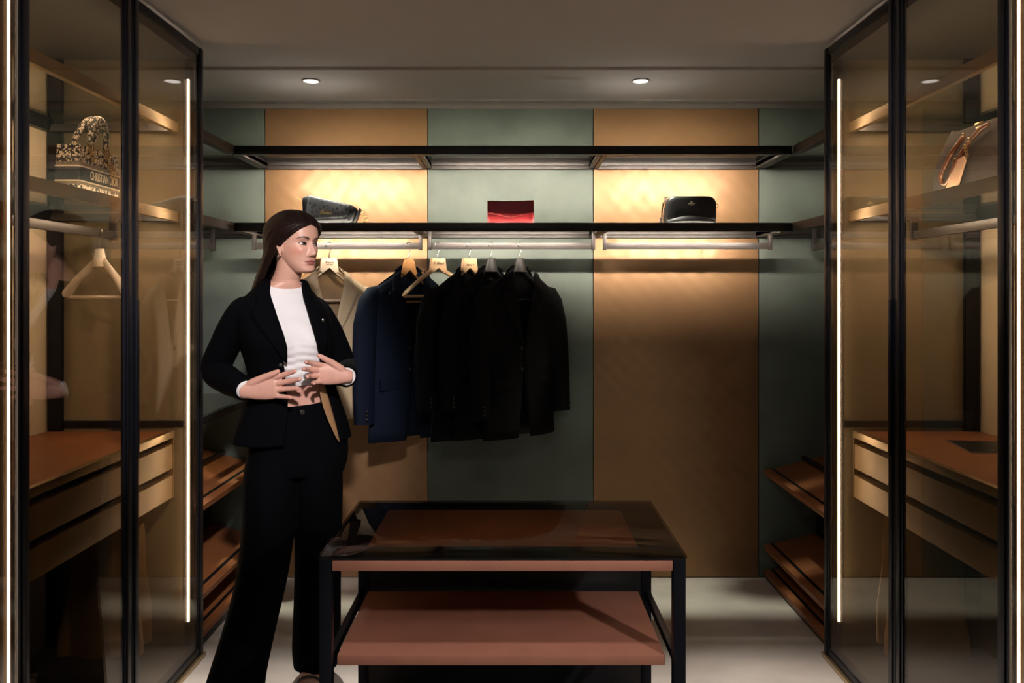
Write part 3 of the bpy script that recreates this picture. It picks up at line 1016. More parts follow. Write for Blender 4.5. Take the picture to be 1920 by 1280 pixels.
chm.box(.076, .080, -DY - .009, -DY - .005, .066, .094, .001)
chm.build('charms', M['gold'], t, local=True)
chm = MB()
for cx, cz, rr_ in ((-.060, .126, .010), (-.055, .112, .008)):
    chm.tube([(cx + rr_ * .7 * math.cos(a), -DY - .006, cz + rr_ * math.sin(a)) for a in [2 * math.pi * k / 14 for k in range(14)]], .0020, 6, closed=True)
chm.build('charms', M['gold'], t, local=True)

# brown slouchy bucket bag in the right cabinet; local x runs from the back wall towards the camera
t = thing('bucket_bag', 'slouchy brown bucket bag with patent straps in the glass cabinet', 'handbag', (1.50, 2.43, SZ), R(-90))
rr = []
for i in range(15):
    f = i / 14
    z = .212 * f
    hx_ = float(np.interp(f, [0, .08, .3, .6, .9, 1], [.185, .205, .208, .198, .178, .165]))
    hy = float(np.interp(f, [0, .3, .6, 1], [.062, .076, .066, .030]))
    sh = -.085 + .045 * f
    rr.append([(sh + hx_ * math.copysign(abs(math.cos(a)) ** .75, math.cos(a)), hy * math.copysign(abs(math.sin(a)) ** .85, math.sin(a)), z + (.016 * (abs(math.cos(a)) ** 3) * f - .022 * f * max(0, 1 - abs(math.cos(a)) * 1.2))) for a in [2 * math.pi * k / 36 for k in range(36)]])
MB().rings(rr).build('body', M['brown_suede'], t, local=True)
def bag_y(z):
    return -float(np.interp(z / .212, [0, .3, .6, 1], [.062, .076, .066, .030])) - .008
strap = []
ctrl = [(-.062, .172), (-.078, .150), (-.104, .115), (-.130, .075), (-.142, .052), (-.138, .036), (-.118, .032), (-.094, .044), (-.068, .074), (-.042, .106), (-.020, .132), (-.012, .146)]
cs = [ctrl[min(len(ctrl) - 1, i // 3)] if i % 3 == 0 else tuple(np.array(ctrl[i // 3]) * (1 - (i % 3) / 3) + np.array(ctrl[min(len(ctrl) - 1, i // 3 + 1)]) * (i % 3) / 3) for i in range(3 * len(ctrl) - 2)]
cs = [(x + .016, z) for x, z in cs]
strap = [(x, bag_y(z) - .006, z) for x, z in cs]
MB().tube(strap, [.0078] * len(strap), 10, round_ends=True).build('strap', M['patent_brown'], t, local=True)
MB().tube([(.004, bag_y(.16) - .006, .152), (.020, bag_y(.17) - .006, .166), (.042, bag_y(.18) - .006, .182), (.07, bag_y(.19) - .006, .188)], .0075, 10, round_ends=True).build('strap', M['patent_brown'], t, local=True)
for x, z in ((-.046, .173), (.002, .150), (-.048, .094)):
    MB().tube([(x + .011 * math.cos(a), bag_y(z) - .007, z + .011 * math.sin(a)) for a in [2 * math.pi * k / 16 for k in range(16)]], .0022, 6, closed=True).build('eyelet', M['gold'], t, local=True)
MB().prism([(-.098, .0), (-.030, .0), (.020, .088), (.010, .102), (-.016, .096)], bag_y(.06) - .012, bag_y(.06) - .005, 'y').build('tassel', M['blush'], t, local=True)
ch = MB()
for k in range(4):
    cx, cz = .006 + k * .004, .132 - k * .010
    ch.tube([(cx + .006 * math.cos(a), bag_y(.12) - .010, cz + .007 * math.sin(a)) for a in [2 * math.pi * q / 12 for q in range(12)]], .0016, 6, closed=True)
ch.build('chain', M['gold'], t, local=True)
MB().box(-.006, .030, -.048, -.040, .200, .208, .001).box(-.002, .034, -.047, -.039, .190, .195, .001).build('clasp', M['gold'], t, local=True)

# booklet on the leather top of the right drawers
t = thing('booklet', 'black booklet lying on the leather top inside the glass cabinet', 'booklet', (1.718, 2.745, .9215), R(-10))
MB().box(-.13, .13, -.11, .11, 0, .0008, .0002).box(-.13, .13, -.11, .11, .0030, .0038, .0002).build('cover', M['black_satin'], t, local=True)
MB().box(-.1295, .1295, -.1095, .1095, .0008, .0030).build('pages', M['white_trim'], t, local=True)
text_mb('ZENIT', .012, .0002).move(Matrix.Translation((-.03, -.06, .0040)) @ Matrix.Rotation(R(-90), 4, 'X')).build('lettering', M['white_trim'], t, local=True)
#@@WOMAN
# ------------------------------------------------------------------ the woman
def V3(*a):
    return np.array(a, float)

def px(x, y, Y):
    """world point seen at a photo pixel for a given depth (used to read off joint positions)"""
    return V3((x - 963) * Y / 1450, Y, CAM_Z + (550 - y) * Y / 1450)

def frame(psi):
    return V3(math.cos(psi), math.sin(psi), 0), V3(math.sin(psi), -math.cos(psi), 0)

def smoothcurve(xs, ys, x):
    """monotone-ish cubic interpolation"""
    xs, ys = np.array(xs, float), np.array(ys, float)
    m = np.gradient(ys, xs)
    x = np.clip(x, xs[0], xs[-1])
    i = np.clip(np.searchsorted(xs, x) - 1, 0, len(xs) - 2)
    h = xs[i + 1] - xs[i]
    t = (x - xs[i]) / h
    return (2 * t ** 3 - 3 * t ** 2 + 1) * ys[i] + (t ** 3 - 2 * t ** 2 + t) * h * m[i] + (-2 * t ** 3 + 3 * t ** 2) * ys[i + 1] + (t ** 3 - t ** 2) * h * m[i + 1]

#            z     cx     cy     a     bf    bb    yaw
TORSO = np.array([
    [1.530, -.846, 2.880, .040, .036, .044, 38],
    [1.505, -.856, 2.882, .062, .050, .058, 34],
    [1.480, -.864, 2.887, .090, .057, .062, 32],
    [1.450, -.868, 2.890, .126, .068, .072, 32],
    [1.400, -.866, 2.892, .150, .092, .082, 31],
    [1.340, -.858, 2.895, .160, .122, .090, 30],
    [1.285, -.848, 2.897, .153, .133, .088, 30],
    [1.220, -.836, 2.899, .138, .116, .084, 29],
    [1.140, -.822, 2.900, .122, .096, .080, 28],
    [1.070, -.812, 2.900, .130, .094, .088, 28],
    [1.000, -.808, 2.900, .155, .098, .105, 27],
    [.920, -.806, 2.900, .170, .104, .120, 26],
    [.840, -.806, 2.900, .168, .100, .112, 26],
    [.780, -.806, 2.900, .150, .085, .100, 26]])
TORSO = TORSO[::-1]

def tor(z):
    return [float(smoothcurve(TORSO[:, 0], TORSO[:, k], z)) for k in range(1, 7)]

def torso_pt(z, th, off=0.0):
    """th: 0 = straight ahead, + towards her left (image right)"""
    cx, cy, a, bf, bb, yaw = tor(z)
    L, F = frame(R(yaw))
    s, c = math.sin(th), math.cos(th)
    e = .82
    l = (a + off) * math.copysign(abs(s) ** e, s)
    f = ((bf if c > 0 else bb) + off) * math.copysign(abs(c) ** e, c)
    # bust
    if c > 0:
        g = math.exp(-((z - 1.292) / .050) ** 2) * (math.exp(-((abs(l) - .068) / .042) ** 2))
        f += .013 * g
        f -= .010 * math.exp(-((z - 1.29) / .06) ** 2) * math.exp(-(l / .022) ** 2)
    return V3(cx, cy, z) + L * l + F * f

def torso_ring(z, off=0.0, n=56):
    return [tuple(torso_pt(z, 2 * math.pi * k / n, off)) for k in range(n)]

def limb(mb, pts, rad, seg=18, sub=4, flat=1.0, ends=True):
    """smooth tube through points with radii"""
    pts = np.array(pts)
    n = len(pts)
    t = np.arange(n)
    tt = np.linspace(0, n - 1, (n - 1) * sub + 1)
    P = [[float(smoothcurve(t, pts[:, k], u)) for k in range(3)] for u in tt]
    r = [float(smoothcurve(t, np.array(rad), u)) for u in tt]
    mb.tube(P, r, seg, round_ends=ends, flat=flat)

def finger(mb, base, u, w, lens, rads, curls, seg=10):
    """chain bending from u towards -w (the palm)"""
    P = [np.array(base) - u * .012]
    R_ = [rads[0]]
    P.append(np.array(base)); R_.append(rads[0] * 1.02)
    d = np.array(u); n = np.array(w)
    p = np.array(base)
    for l, c, r in zip(lens, curls, rads[1:]):
        ca, sa = math.cos(c), math.sin(c)
        d, n = d * ca - n * sa, n * ca + d * sa
        P.append(p + d * l * .5); R_.append((R_[-1] + r) / 2)
        p = p + d * l
        P.append(p); R_.append(r)
    mb.tube([tuple(q) for q in P], R_, seg, round_ends=True)

def hand(mb, wrist, u, v, scale=1.0, curl=(.15, .2, .2), fan=.13, thumb_open=.75, spread=(1, .35, -.3, -1.1)):
    """u: towards the fingertips, v: towards the thumb; back of hand = w"""
    u = u / np.linalg.norm(u)
    v = v - u * v.dot(u); v = v / np.linalg.norm(v)
    w = hand.sgn * np.cross(u, v)
    S = scale
    rr = []
    for du, hv, hw, ov, ow in ((-.022, .0200, .0185, 0, 0), (-.010, .0235, .0200, 0, 0), (0, .0255, .0195, 0, 0), (.025, .0335, .0165, .001, 0), (.055, .0385, .0145, .001, 0), (.080, .0390, .0125, 0, 0), (.093, .0360, .0105, -.001, -.001), (.099, .031, .007, -.001, -.002)):
        rr.append([tuple(wrist + S * (u * du + v * (ov + hv * math.copysign(abs(math.cos(a)) ** .85, math.cos(a))) + w * (ow + hw * math.sin(a)))) for a in [2 * math.pi * k / 24 for k in range(24)]])
    mb.rings(rr)
    spec = ((.029, .090, (.040, .024, .019), .0088), (.0098, .096, (.044, .028, .020), .0090), (-.0100, .092, (.041, .026, .019), .0085), (-.0285, .083, (.032, .020, .017), .0075))
    for (bv, bu, lens, r), sp, k in zip(spec, spread, range(4)):
        a = fan * sp
        d = u * math.cos(a) + v * math.sin(a)
        c = [curl[j] * (1 + .18 * k) for j in range(3)]
        finger(mb, wrist + S * (u * bu + v * bv), d, w, [S * l for l in lens], [S * r * q for q in (1.12, 1.06, .97, .80)], c)
    # thumb leaves the side of the palm near its base
    b = wrist + S * (u * .022 + v * .024 - w * .004)
    d = u * math.cos(thumb_open) + v * math.sin(thumb_open) - w * .12
    d = d / np.linalg.norm(d)
    P = [b - d * .012 * S, b, b + d * .042 * S]
    d2 = d + u * .35; d2 = d2 / np.linalg.norm(d2)
    P += [P[-1] + d2 * .017 * S, P[-1] + d2 * .032 * S]
    d3 = d2 + v * .10 + u * .1; d3 = d3 / np.linalg.norm(d3)
    P += [P[-1] + d3 * .011 * S, P[-1] + d3 * .022 * S]
    mb.tube([tuple(q) for q in P], [S * q for q in (.013, .0145, .0118, .0105, .0102, .0092, .0068)], 12, round_ends=True)

# ---- head
HC = V3(-.812, 2.880, 1.652)
HPSI = R(57)
HL, HF = frame(HPSI)
HUP = V3(0, 0, 1)
HZS = [-.113, -.109, -.100, -.088, -.075, -.060, -.045, -.030, -.012, .005, .022, .045, .065, .085, .100, .110, .1155]
HW_ = [.012, .026, .036, .0445, .051, .0560, .0600, .0635, .0670, .0690, .0705, .0715, .0690, .0600, .0470, .0300, .008]
HYF = [.070, .078, .0830, .0815, .0810, .0835, .0845, .0850, .0840, .0830, .0880, .0885, .0830, .0690, .0500, .0280, -.004]
HYB = [.035, .020, .000, -.015, -.025, -.045, -.070, -.088, -.098, -.103, -.106, -.107, -.104, -.094, -.077, -.056, -.022]

def head_slice(z):
    return (float(smoothcurve(HZS, HW_, z)), float(smoothcurve(HZS, HYF, z)), float(smoothcurve(HZS, HYB, z)))

def gs(x, s):
    return math.exp(-(x / s) ** 2)

def face_add(x, z):
    """forward relief of the face at lateral x and height z"""
    ax = abs(x)
    d = 0.0
    # nose: bridge to tip, wings, underside
    if z > -.0455:
        A = float(np.interp(z, [-.0455, -.040, -.030, -.015, .002, .014, .024], [.0185, .0235, .0215, .0145, .0075, .0035, 0]))
    else:
        A = float(np.interp(z, [-.0535, -.050, -.0455], [0, .006, .0185]))
    sg = float(np.interp(z, [-.050, -.040, -.015, .005], [.0115, .0105, .0080, .0075]))
    d += A * gs(x, sg)
    d += .0085 * gs(ax - .0125, .0058) * gs(z + .0435, .0065)
    # eye sockets, brow, cheekbone
    d -= .0085 * gs(ax - .031, .0150) * gs(z - .001, .0110)
    d -= .0050 * gs(ax - .0150, .0065) * gs(z - .001, .0110)
    d += .0030 * gs(ax - .030, .020) * gs(z - .0195, .0075)
    d += .0050 * gs(ax - .044, .017) * gs(z + .026, .016)
    d -= .0035 * gs(ax - .042, .014) * gs(z + .062, .018)
    # eyelids and ball
    d += .0052 * gs(ax - .0315, .0125) * gs(z - .000, .0075)
    # mouth
    d += .0050 * gs(x, .021) * gs(z + .0660, .0052)
    d += .0055 * gs(x, .0185) * gs(z + .0765, .0055)
    d -= .0042 * gs(x, .022) * gs(z + .0712, .0018)
    d -= .0018 * gs(x, .0035) * gs(z + .0575, .006)
    d -= .0040 * gs(x, .020) * gs(z + .0865, .0055)
    d += .0055 * gs(x, .016) * gs(z + .1010, .0090)
    d -= .0020 * gs(ax - .0245, .004) * gs(z + .0715, .005)
    return d

def head_pt(z, th, off=0.0):
    w, yf, yb = head_slice(z)
    s, c = math.sin(th), math.cos(th)
    cy = (yf + yb) * .5 if True else 0
    ry = (yf - yb) * .5
    # keep the widest point behind the middle of the head
    x = (w + off) * math.copysign(abs(s) ** .88, s)
    y = cy + (ry + off) * math.copysign(abs(c) ** .90, c)
    if c > 0:
        y += face_add(x, z) * min(1, c * 2.2)
        # flatten the front plane of the face a little
    return HC + HL * x + HF * y + HUP * (z * .945 if z < 0 else z)

def to_head(P):
    q = P - HC
    zz = q @ HUP
    return np.stack([q @ HL, q @ HF, np.where(zz < 0, zz / .945, zz)], 1)

def face_surface(x, z):
    """point on the front of the face at lateral x, height z"""
    lo, hi = -1.45, 1.45
    w, yf, yb = head_slice(z)
    s = min(.999, abs(x) / w) ** (1 / .88)
    th = math.asin(s) * (1 if x >= 0 else -1)
    return head_pt(z, th)

def voxelise(name, mb, size, smooth_it=2, fac=.4, material=None, parent=None):
    """join overlapping closed shells into one continuous surface"""
    me = bpy.data.meshes.new(name)
    me.from_pydata(mb.v, [], mb.f)
    bm = bmesh.new(); bm.from_mesh(me)
    bmesh.ops.recalc_face_normals(bm, faces=bm.faces[:])
    bmesh.ops.triangulate(bm, faces=[f for f in bm.faces if len(f.verts) > 4])
    bm.to_mesh(me); bm.free()
    o = bpy.data.objects.new(name, me)
    COL.objects.link(o)
    md = o.modifiers.new('join', 'REMESH')
    md.mode = 'VOXEL'
    md.voxel_size = size
    md.adaptivity = 0
    if smooth_it:
        sm = o.modifiers.new('smooth', 'SMOOTH')
        sm.iterations = smooth_it
        sm.factor = fac
    dg = bpy.context.evaluated_depsgraph_get()
    res = bpy.data.meshes.new_from_object(o.evaluated_get(dg))
    bpy.data.objects.remove(o, do_unlink=True)
    bpy.data.meshes.remove(me)
    res.name = name
    res.materials.clear()
    if material:
        res.materials.append(material)
    res.polygons.foreach_set('use_smooth', [True] * len(res.polygons))
    off = Vector(parent['_org']) if parent is not None else Vector()
    res.transform(Matrix.Translation(-off))
    o = bpy.data.objects.new(name, res)
    COL.objects.link(o)
    if parent is not None:
        o.parent = parent
        o['_org'] = parent['_org']
    return o

# ---- joints
SH_R = V3(-.985, 2.825, 1.405)      # her right shoulder (towards the left cabinet)
EL_R = V3(-1.098, 2.885, 1.192)
WR_R = V3(-.940, 2.722, 1.127)
SH_L = V3(-.765, 2.972, 1.405)
EL_L = V3(-.690, 3.045, 1.195)
WR_L = V3(-.602, 2.795, 1.168)
HIP_R, KNEE_R, ANK_R = V3(-.885, 2.850, .90), V3(-.930, 2.790, .50), V3(-.962, 2.715, .125)
HIP_L, KNEE_L, ANK_L = V3(-.735, 2.930, .90), V3(-.752, 2.945, .50), V3(-.765, 2.965, .125)

PO = (-.85, 2.85, 0)
body = MB()
zs = np.linspace(.80, 1.515, 60)
body.rings([torso_ring(z) for z in zs])
# neck
nk = [V3(-.868, 2.905, 1.47), V3(-.856, 2.898, 1.505), V3(-.843, 2.888, 1.54), V3(-.834, 2.884, 1.575), V3(-.832, 2.884, 1.61)]
limb(body, nk, [.062, .053, .0485, .048, .050], 24)
# head
NTH = 120
hz = np.concatenate([np.linspace(-.113, .03, 110), np.linspace(.032, .1155, 40)])
body.rings([[tuple(head_pt(float(z), 2 * math.pi * k / NTH)) for k in range(NTH)] for z in hz])
# ears
for s in (-1, 1):
    c = HC + HL * s * .0695 + HF * (.004) + HUP * (-.012)
    e = []
    for k in range(9):
        a = math.pi * k / 8
        e.append(None)
    pts = [(-.002, -.030, .004), (-.004, -.018, .006), (-.010, .0, .007), (-.014, .016, .0075), (-.009, .028, .0065), (.002, .027, .0055), (.004, .014, .005)]
    body.tube([tuple(c + HF * p[0] + HUP * p[1] + HL * s * (.004 + .18 * max(0, -p[0]))) for p in pts], [p[2] for p in pts], 10, round_ends=True)
    body.ellipsoid(tuple(c + HF * (-.004)), (.010, .010, .022), 14, 10)
# arms
limb(body, [SH_R + V3(.03, .01, .0), SH_R, SH_R * .5 + EL_R * .5 + V3(-.01, 0, 0), EL_R, EL_R * .55 + WR_R * .45, WR_R], [.04, .042, .038, .034, .030, .0195], ends=True)
limb(body, [SH_L + V3(-.03, -.01, .0), SH_L, SH_L * .5 + EL_L * .5, EL_L, EL_L * .55 + WR_L * .45, WR_L], [.04, .042, .038, .034, .030, .0195], ends=True)
# hands
hand.sgn = -1
hand(body, WR_R + V3(.004, 0, 0), V3(.985, -.04, .15), V3(-.1, 0, 1), 1.08, (.10, .16, .16), .10, .30, (1.6, .5, -.5, -1.9))
hand.sgn = 1
hand(body, WR_L + V3(-.004, -.004, .004), V3(-.84, -.36, .14), V3(.08, .05, 1), 1.0, (.34, .42, .34), .10, .48, (1.0, .2, -.7, -1.8))
# legs and feet
def leg(hip, knee, ank, toe_dir):
    limb(body, [hip, hip * .5 + knee * .5, knee, knee * .6 + ank * .4, ank], [.070, .056, .042, .040, .030])
    t = toe_dir / np.linalg.norm(toe_dir)
    sd = V3(-t[1], t[0], 0)
    rr = []
    for du, zc, hw, hh in ((-.055, .085, .018, .022), (-.045, .085, .028, .034), (-.015, .092, .030, .046), (.03, .082, .032, .040), (.075, .058, .036, .027), (.115, .034, .041, .016), (.135, .028, .040, .012)):
        c = V3(ank[0], ank[1], 0) + t * du
        rr.append([tuple(c + sd * hw * math.cos(a) + V3(0, 0, zc + hh * math.sin(a))) for a in [2 * math.pi * k / 20 for k in range(20)]])
    body.rings(rr)
    for k, (o_, r_, l_) in enumerate(((.030, .0115, .034), (.012, .0088, .032), (-.003, .0082, .028), (-.017, .0078, .023), (-.030, .0074, .017))):
        sgn = -1 if hip is HIP_R else 1
        c = V3(ank[0], ank[1], .026) + t * .128 - sd * o_ * sgn * 1.0
        body.tube([tuple(c), tuple(c + t * l_ * .6 + V3(0, 0, .001)), tuple(c + t * l_ - V3(0, 0, .004))], [r_, r_, r_ * .85], 10, round_ends=True)
    return t, sd
TD_R, TD_L = V3(.12, -1, 0), V3(.10, -1, 0)
leg(HIP_R, KNEE_R, ANK_R, TD_R)
leg(HIP_L, KNEE_L, ANK_L, TD_L)

# ---- skin with painted lips, brows and blush stored as a colour attribute
def skin_mat():
    m = bpy.data.materials.new('skin')
    m.use_nodes = True
    nt = m.node_tree
    b = nt.nodes['Principled BSDF']
    b.inputs['Roughness'].default_value = .42
    b.inputs['Specular IOR Level'].default_value = .45
    b.inputs['Subsurface Weight'].default_value = .12
    b.inputs['Subsurface Radius'].default_value = (.012, .005, .003)
    b.inputs['Subsurface Scale'].default_value = .6
    at = nt.nodes.new('ShaderNodeAttribute')
    at.attribute_name = 'tone'
    nz = nt.nodes.new('ShaderNodeTexNoise')
    nz.inputs['Scale'].default_value = 30
    mx = nt.nodes.new('ShaderNodeMix')
    mx.data_type = 'RGBA'
    mx.blend_type = 'MULTIPLY'
    mx.inputs[0].default_value = .12
    nt.links.new(at.outputs['Color'], mx.inputs[6])
    nt.links.new(nz.outputs['Fac'], mx.inputs[7])
    nt.links.new(mx.outputs[2], b.inputs['Base Color'])
    return m

M['skin'] = skin_mat()
pb = thing('person', 'woman with long dark hair in black trouser suit and white crop top', 'person', PO)
bo = voxelise('body', body, .0023, 2, .35, M['skin'], pb)
me = bo.data
co = np.empty(len(me.vertices) * 3)
me.vertices.foreach_get('co', co)
co = co.reshape(-1, 3) + np.array(PO)
tone = np.tile(np.array([.60, .335, .255]), (len(co), 1))
h = to_head(co)
hxx, hyy, hzz = h[:, 0], h[:, 1], h[:, 2]
near = (np.abs(hxx) < .085) & (np.abs(hyy) < .13) & (hzz > -.14) & (hzz < .13)
front = near & (hyy > .03)
def blend(mask_w, col):
    global tone
    tone = tone * (1 - mask_w[:, None]) + np.array(col)[None, :] * mask_w[:, None]
def sst(x, a, b):
    t = np.clip((x - a) / (b - a), 0, 1)
    return t * t * (3 - 2 * t)
ax = np.abs(hxx)
blend(front * .45 * np.exp(-((ax - .050) / .018) ** 2 - ((hzz + .030) / .018) ** 2), (.62, .22, .15))
# lips
upper = np.interp(ax, [0, .004, .010, .024], [-.0625, -.0608, -.0635, -.0712])
lower = np.interp(ax, [0, .010, .018, .024], [-.0835, -.0822, -.0775, -.0712])
lw = front * sst(upper - hzz, -.0012, .0008) * sst(hzz - lower, -.0012, .0008) * (ax < .0245)
blend(lw * .85, (.36, .095, .085))
blend(front * .7 * np.exp(-((hzz + .0712) / .0011) ** 2) * (ax < .0245), (.10, .025, .02))
# brows
bz = np.interp(ax, [.012, .022, .034, .042, .052], [.0165, .0205, .0235, .0225, .0165])
bt = np.interp(ax, [.012, .022, .042, .052], [.0044, .0042, .0028, .0012])
bw = front * np.exp(-((hzz - bz) / bt) ** 4) * sst(ax, .009, .014) * (1 - sst(ax, .048, .054))
blend(bw * .97, (.030, .015, .011))
# soft shadow make-up on the lids
blend(front * .35 * np.exp(-((ax - .032) / .017) ** 2 - ((hzz - .006) / .006) ** 2), (.26, .12, .09))
# nostrils
blend(front * .8 * np.exp(-((ax - .0075) / .0035) ** 2 - ((hzz + .0495) / .0025) ** 2), (.10, .035, .03))
# navel
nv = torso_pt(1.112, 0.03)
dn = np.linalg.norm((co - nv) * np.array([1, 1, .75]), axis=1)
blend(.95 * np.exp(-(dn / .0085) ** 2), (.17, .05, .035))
# finger nails: paler skin at the hands
for wr in (WR_R, WR_L):
    dd = np.linalg.norm(co - wr, axis=1)
    blend(.35 * (dd < .22), (.62, .31, .26))
ca = me.color_attributes.new('tone', 'FLOAT_COLOR', 'POINT')
ca.data.foreach_set('color', np.concatenate([tone, np.ones((len(tone), 1))], 1).astype(np.float32).ravel())

# ---- eyes: a curved almond patch with iris and pupil, lash line above
def vcol_mat(name, rough, spec=.5):
    m = bpy.data.materials.new(name)
    m.use_nodes = True
    nt = m.node_tree
    b = nt.nodes['Principled BSDF']
    b.inputs['Roughness'].default_value = rough
    at = nt.nodes.new('ShaderNodeAttribute')
    at.attribute_name = 'tone'
    nt.links.new(at.outputs['Color'], b.inputs['Base Color'])
    return m
M['eye'] = vcol_mat('eye', .12)
M['lash'] = mat('lashes', (.012, .008, .007, 1), .6)
M['hair'] = mat('dark_brown_hair', (.0105, .0048, .0038, 1), .46, 0, .5, 34, .3, 90, (6, 6, .35), spec=.16)
for s in (-1, 1):
    cx_, hw_ = s * .0292, .0128
    gaze = .0028
    mb = MB()
    cols = []
    rows = []
    NR, NC = 11, 25
    lashU, lashL = [], []
    for j in range(NC):
        f = -1 + 2 * j / (NC - 1)
        x = cx_ + f * hw_
        up = .0054 * max(0, 1 - abs(f) ** 2.2) ** .75 + .0012 * f * s
        dn_ = -.0045 * max(0, 1 - abs(f) ** 2.0) ** .8 + .0012 * f * s
        col_ = []
        for i in range(NR):
            g = i / (NR - 1)
            z = -.0005 + dn_ + (up - dn_) * g
            p = face_surface(x, z)
            p = p + HF * (.0016 + .0014 * (1 - f * f))
            col_.append(tuple(p))
            dx, dz = x - (cx_ + gaze), z - .0012
            rr_ = math.hypot(dx, dz)
            cols.append((.004, .003, .003) if rr_ < .0026 else ((.040, .026, .018) if rr_ < .0060 else ((.02, .015, .012) if rr_ < .0066 else (.46, .40, .38))))
        rows.append(col_)
        lashU.append(np.array(col_[-1]) + HF * .0012)
        lashL.append(np.array(col_[0]) + HF * .0006)
    eo = mb.grid(rows).build('eye', M['eye'], pb)
    a2 = eo.data.color_attributes.new('tone', 'FLOAT_COLOR', 'POINT')
    a2.data.foreach_set('color', np.concatenate([np.array(cols), np.ones((len(cols), 1))], 1).astype(np.float32).ravel())
    ends = [lashU, lashL]
    lb = MB()
    lu = list(lashU)
    outer = lu[-1] if s > 0 else lu[0]
    ext = outer + HL * s * .0016 + HUP * .0008 - HF * .002
    lu = lu + [ext] if s > 0 else [ext] + lu
    lb.tube([tuple(p) for p in lu], [.0015] * len(lu), 6, round_ends=True)
    lb.tube([tuple(p) for p in lashL], [.0007] * len(lashL), 6)
    lb.build('eyelashes', M['lash'], pb)

# ---- hair: centre parting, tucked behind the ears, falling behind the shoulders
def hair_edge(z):
    """angle from the front (per side) where the hair begins at head height z"""
    return R(float(np.interp(z, [-.34, -.16, -.06, -.03, .005, .028, .046, .060, .071], [112, 107, 99, 90, 75, 57, 41, 24, 0])))

rng = np.random.default_rng(7)
NH = 150
strand = rng.normal(0, 1, NH)
strand = np.convolve(np.tile(strand, 3), [.25, .5, .25], 'same')[NH:2 * NH]

def hair_shell(z, k, side=None):
    """outer hair surface for a full ring sample k"""
    e = hair_edge(z)
    f = -1 + 2 * k / (NH - 1)
    th = math.pi + f * (math.pi - e)      # from one front edge round the back to the other
    th = th if th <= math.pi else th
    zz = max(z, .018)
    w, yf, yb = head_slice(zz)
    thick = float(np.interp(z, [-.34, -.12, -.02, .04, .10, .128], [.014, .024, .024, .026, .019, .012]))
    edge_t = 1 - abs(f) ** 5 * .75
    s, c = math.sin(th), math.cos(th)
    x = (w + thick * edge_t) * math.copysign(abs(s) ** .9, s)
    y = (yf + yb) / 2 + ((yf - yb) / 2 + thick * edge_t) * math.copysign(abs(c) ** .9, c)
    if z < -.03:      # falls straight down, drifting back and fanning over the shoulder blades
        d = (-.03 - z)
        x *= (1 + .35 * d)
        y -= .42 * d + .7 * d * d
        if f < 0:
            x -= 0
    r = .0011 * strand[k] * min(1, (.115 - z) * 20)
    x += r * s
    y += r * c
    return x, y

hrows = []
ZC = .074
zlist = list(np.linspace(-.285, ZC, 60))
for z in zlist:
    row = []
    for k in range(NH):
        x, y = hair_shell(z, k)
        row.append(tuple(HC + HL * x + HF * y + HUP * z))
    hrows.append(row)
# crown: closing rings towards the parting
capn = 16
A0 = .50
for i in range(1, capn + 1):
    a = A0 + (math.pi / 2 * .99 - A0) * i / capn
    z = ZC + (.1315 - ZC) * (math.sin(a) - math.sin(A0)) / (1 - math.sin(A0))
    sc = math.cos(a) / math.cos(A0)
    row = []
    for k in range(NH):
        x, y = hair_shell(ZC, k)
        x0, y0 = 0, -.018
        xx, yy = x0 + (x - x0) * sc, y0 + (y - y0) * sc
        zz = z - .0035 * gs(xx, .005) * (1 if yy > -.02 else .3)
        row.append(tuple(HC + HL * xx + HF * yy + HUP * zz))
    hrows.append(row)
hm = MB()
hm.grid(hrows)
ho = hm.build('hair', M['hair'], pb, smooth=80)
sd = ho.modifiers.new('thickness', 'SOLIDIFY')
sd.thickness = .010
sd.offset = -1
# earring
ec = HC - HL * .0765 - HF * .004 - HUP * .046
MB().ellipsoid(tuple(ec), (.0045, .0045, .006), 12, 8).build('earring', M['chrome'], pb)

# ---- white crop top
M['white_cloth'] = mat('white_jersey', (.69, .665, .675, 1), .75, 0, .015, 20, .12, 300)
sh = MB()
def shirt_off(z, th):
    o = .0058
    # gathered folds above the hem
    g = float(np.interp(z, [1.13, 1.15, 1.23, 1.30], [.8, 1, .7, 0]))
    o += .0034 * g * math.sin(z * 230 + 2.0 * math.sin(th * 2) + th * 1.5) * max(0, math.cos(th)) ** 1.5
    o += .0022 * max(0, math.cos(th)) * math.sin(z * 62 + th * 5) * float(np.interp(z, [1.2, 1.3, 1.46, 1.5], [0, 1, 1, .3]))
    return o
NECK_DIP = .028
rows = []
for z in np.linspace(1.138, 1.497, 110):
    row = []
    for k in range(72):
        th = 2 * math.pi * k / 72
        zz = z + (.010 * math.sin(th) - .004) * float(np.interp(z, [1.138, 1.2], [1, 0]))
        zz -= NECK_DIP * max(0, math.cos(th)) ** 1.3 * float(np.interp(z, [1.40, 1.497], [0, 1]))
        row.append(tuple(torso_pt(zz, th, shirt_off(zz, th))))
    rows.append(row)
for dz, of in ((.004, .006), (.010, .0055), (.016, .0035), (.014, .0015)):
    rows.append([tuple(torso_pt(1.497 + dz - NECK_DIP * max(0, math.cos(2 * math.pi * k / 72)) ** 1.3, 2 * math.pi * k / 72, of)) for k in range(72)])
so = MB().rings(rows, cap=False).build('shirt', M['white_cloth'], pb, smooth=70)
sd = so.modifiers.new('cloth', 'SOLIDIFY'); sd.thickness = .002; sd.offset = 1
def cuff(wr, el, name):
    d = (wr - el) / np.linalg.norm(wr - el)
    mb = MB().tube([tuple(wr - d * .03), tuple(wr - d * .008), tuple(wr - d * .002)], [.034, .0325, .030], 20)
    return mb.build(name, M['white_cloth'], so)
cuff(WR_R, EL_R, 'cuff')
cuff(WR_L, EL_L, 'cuff')

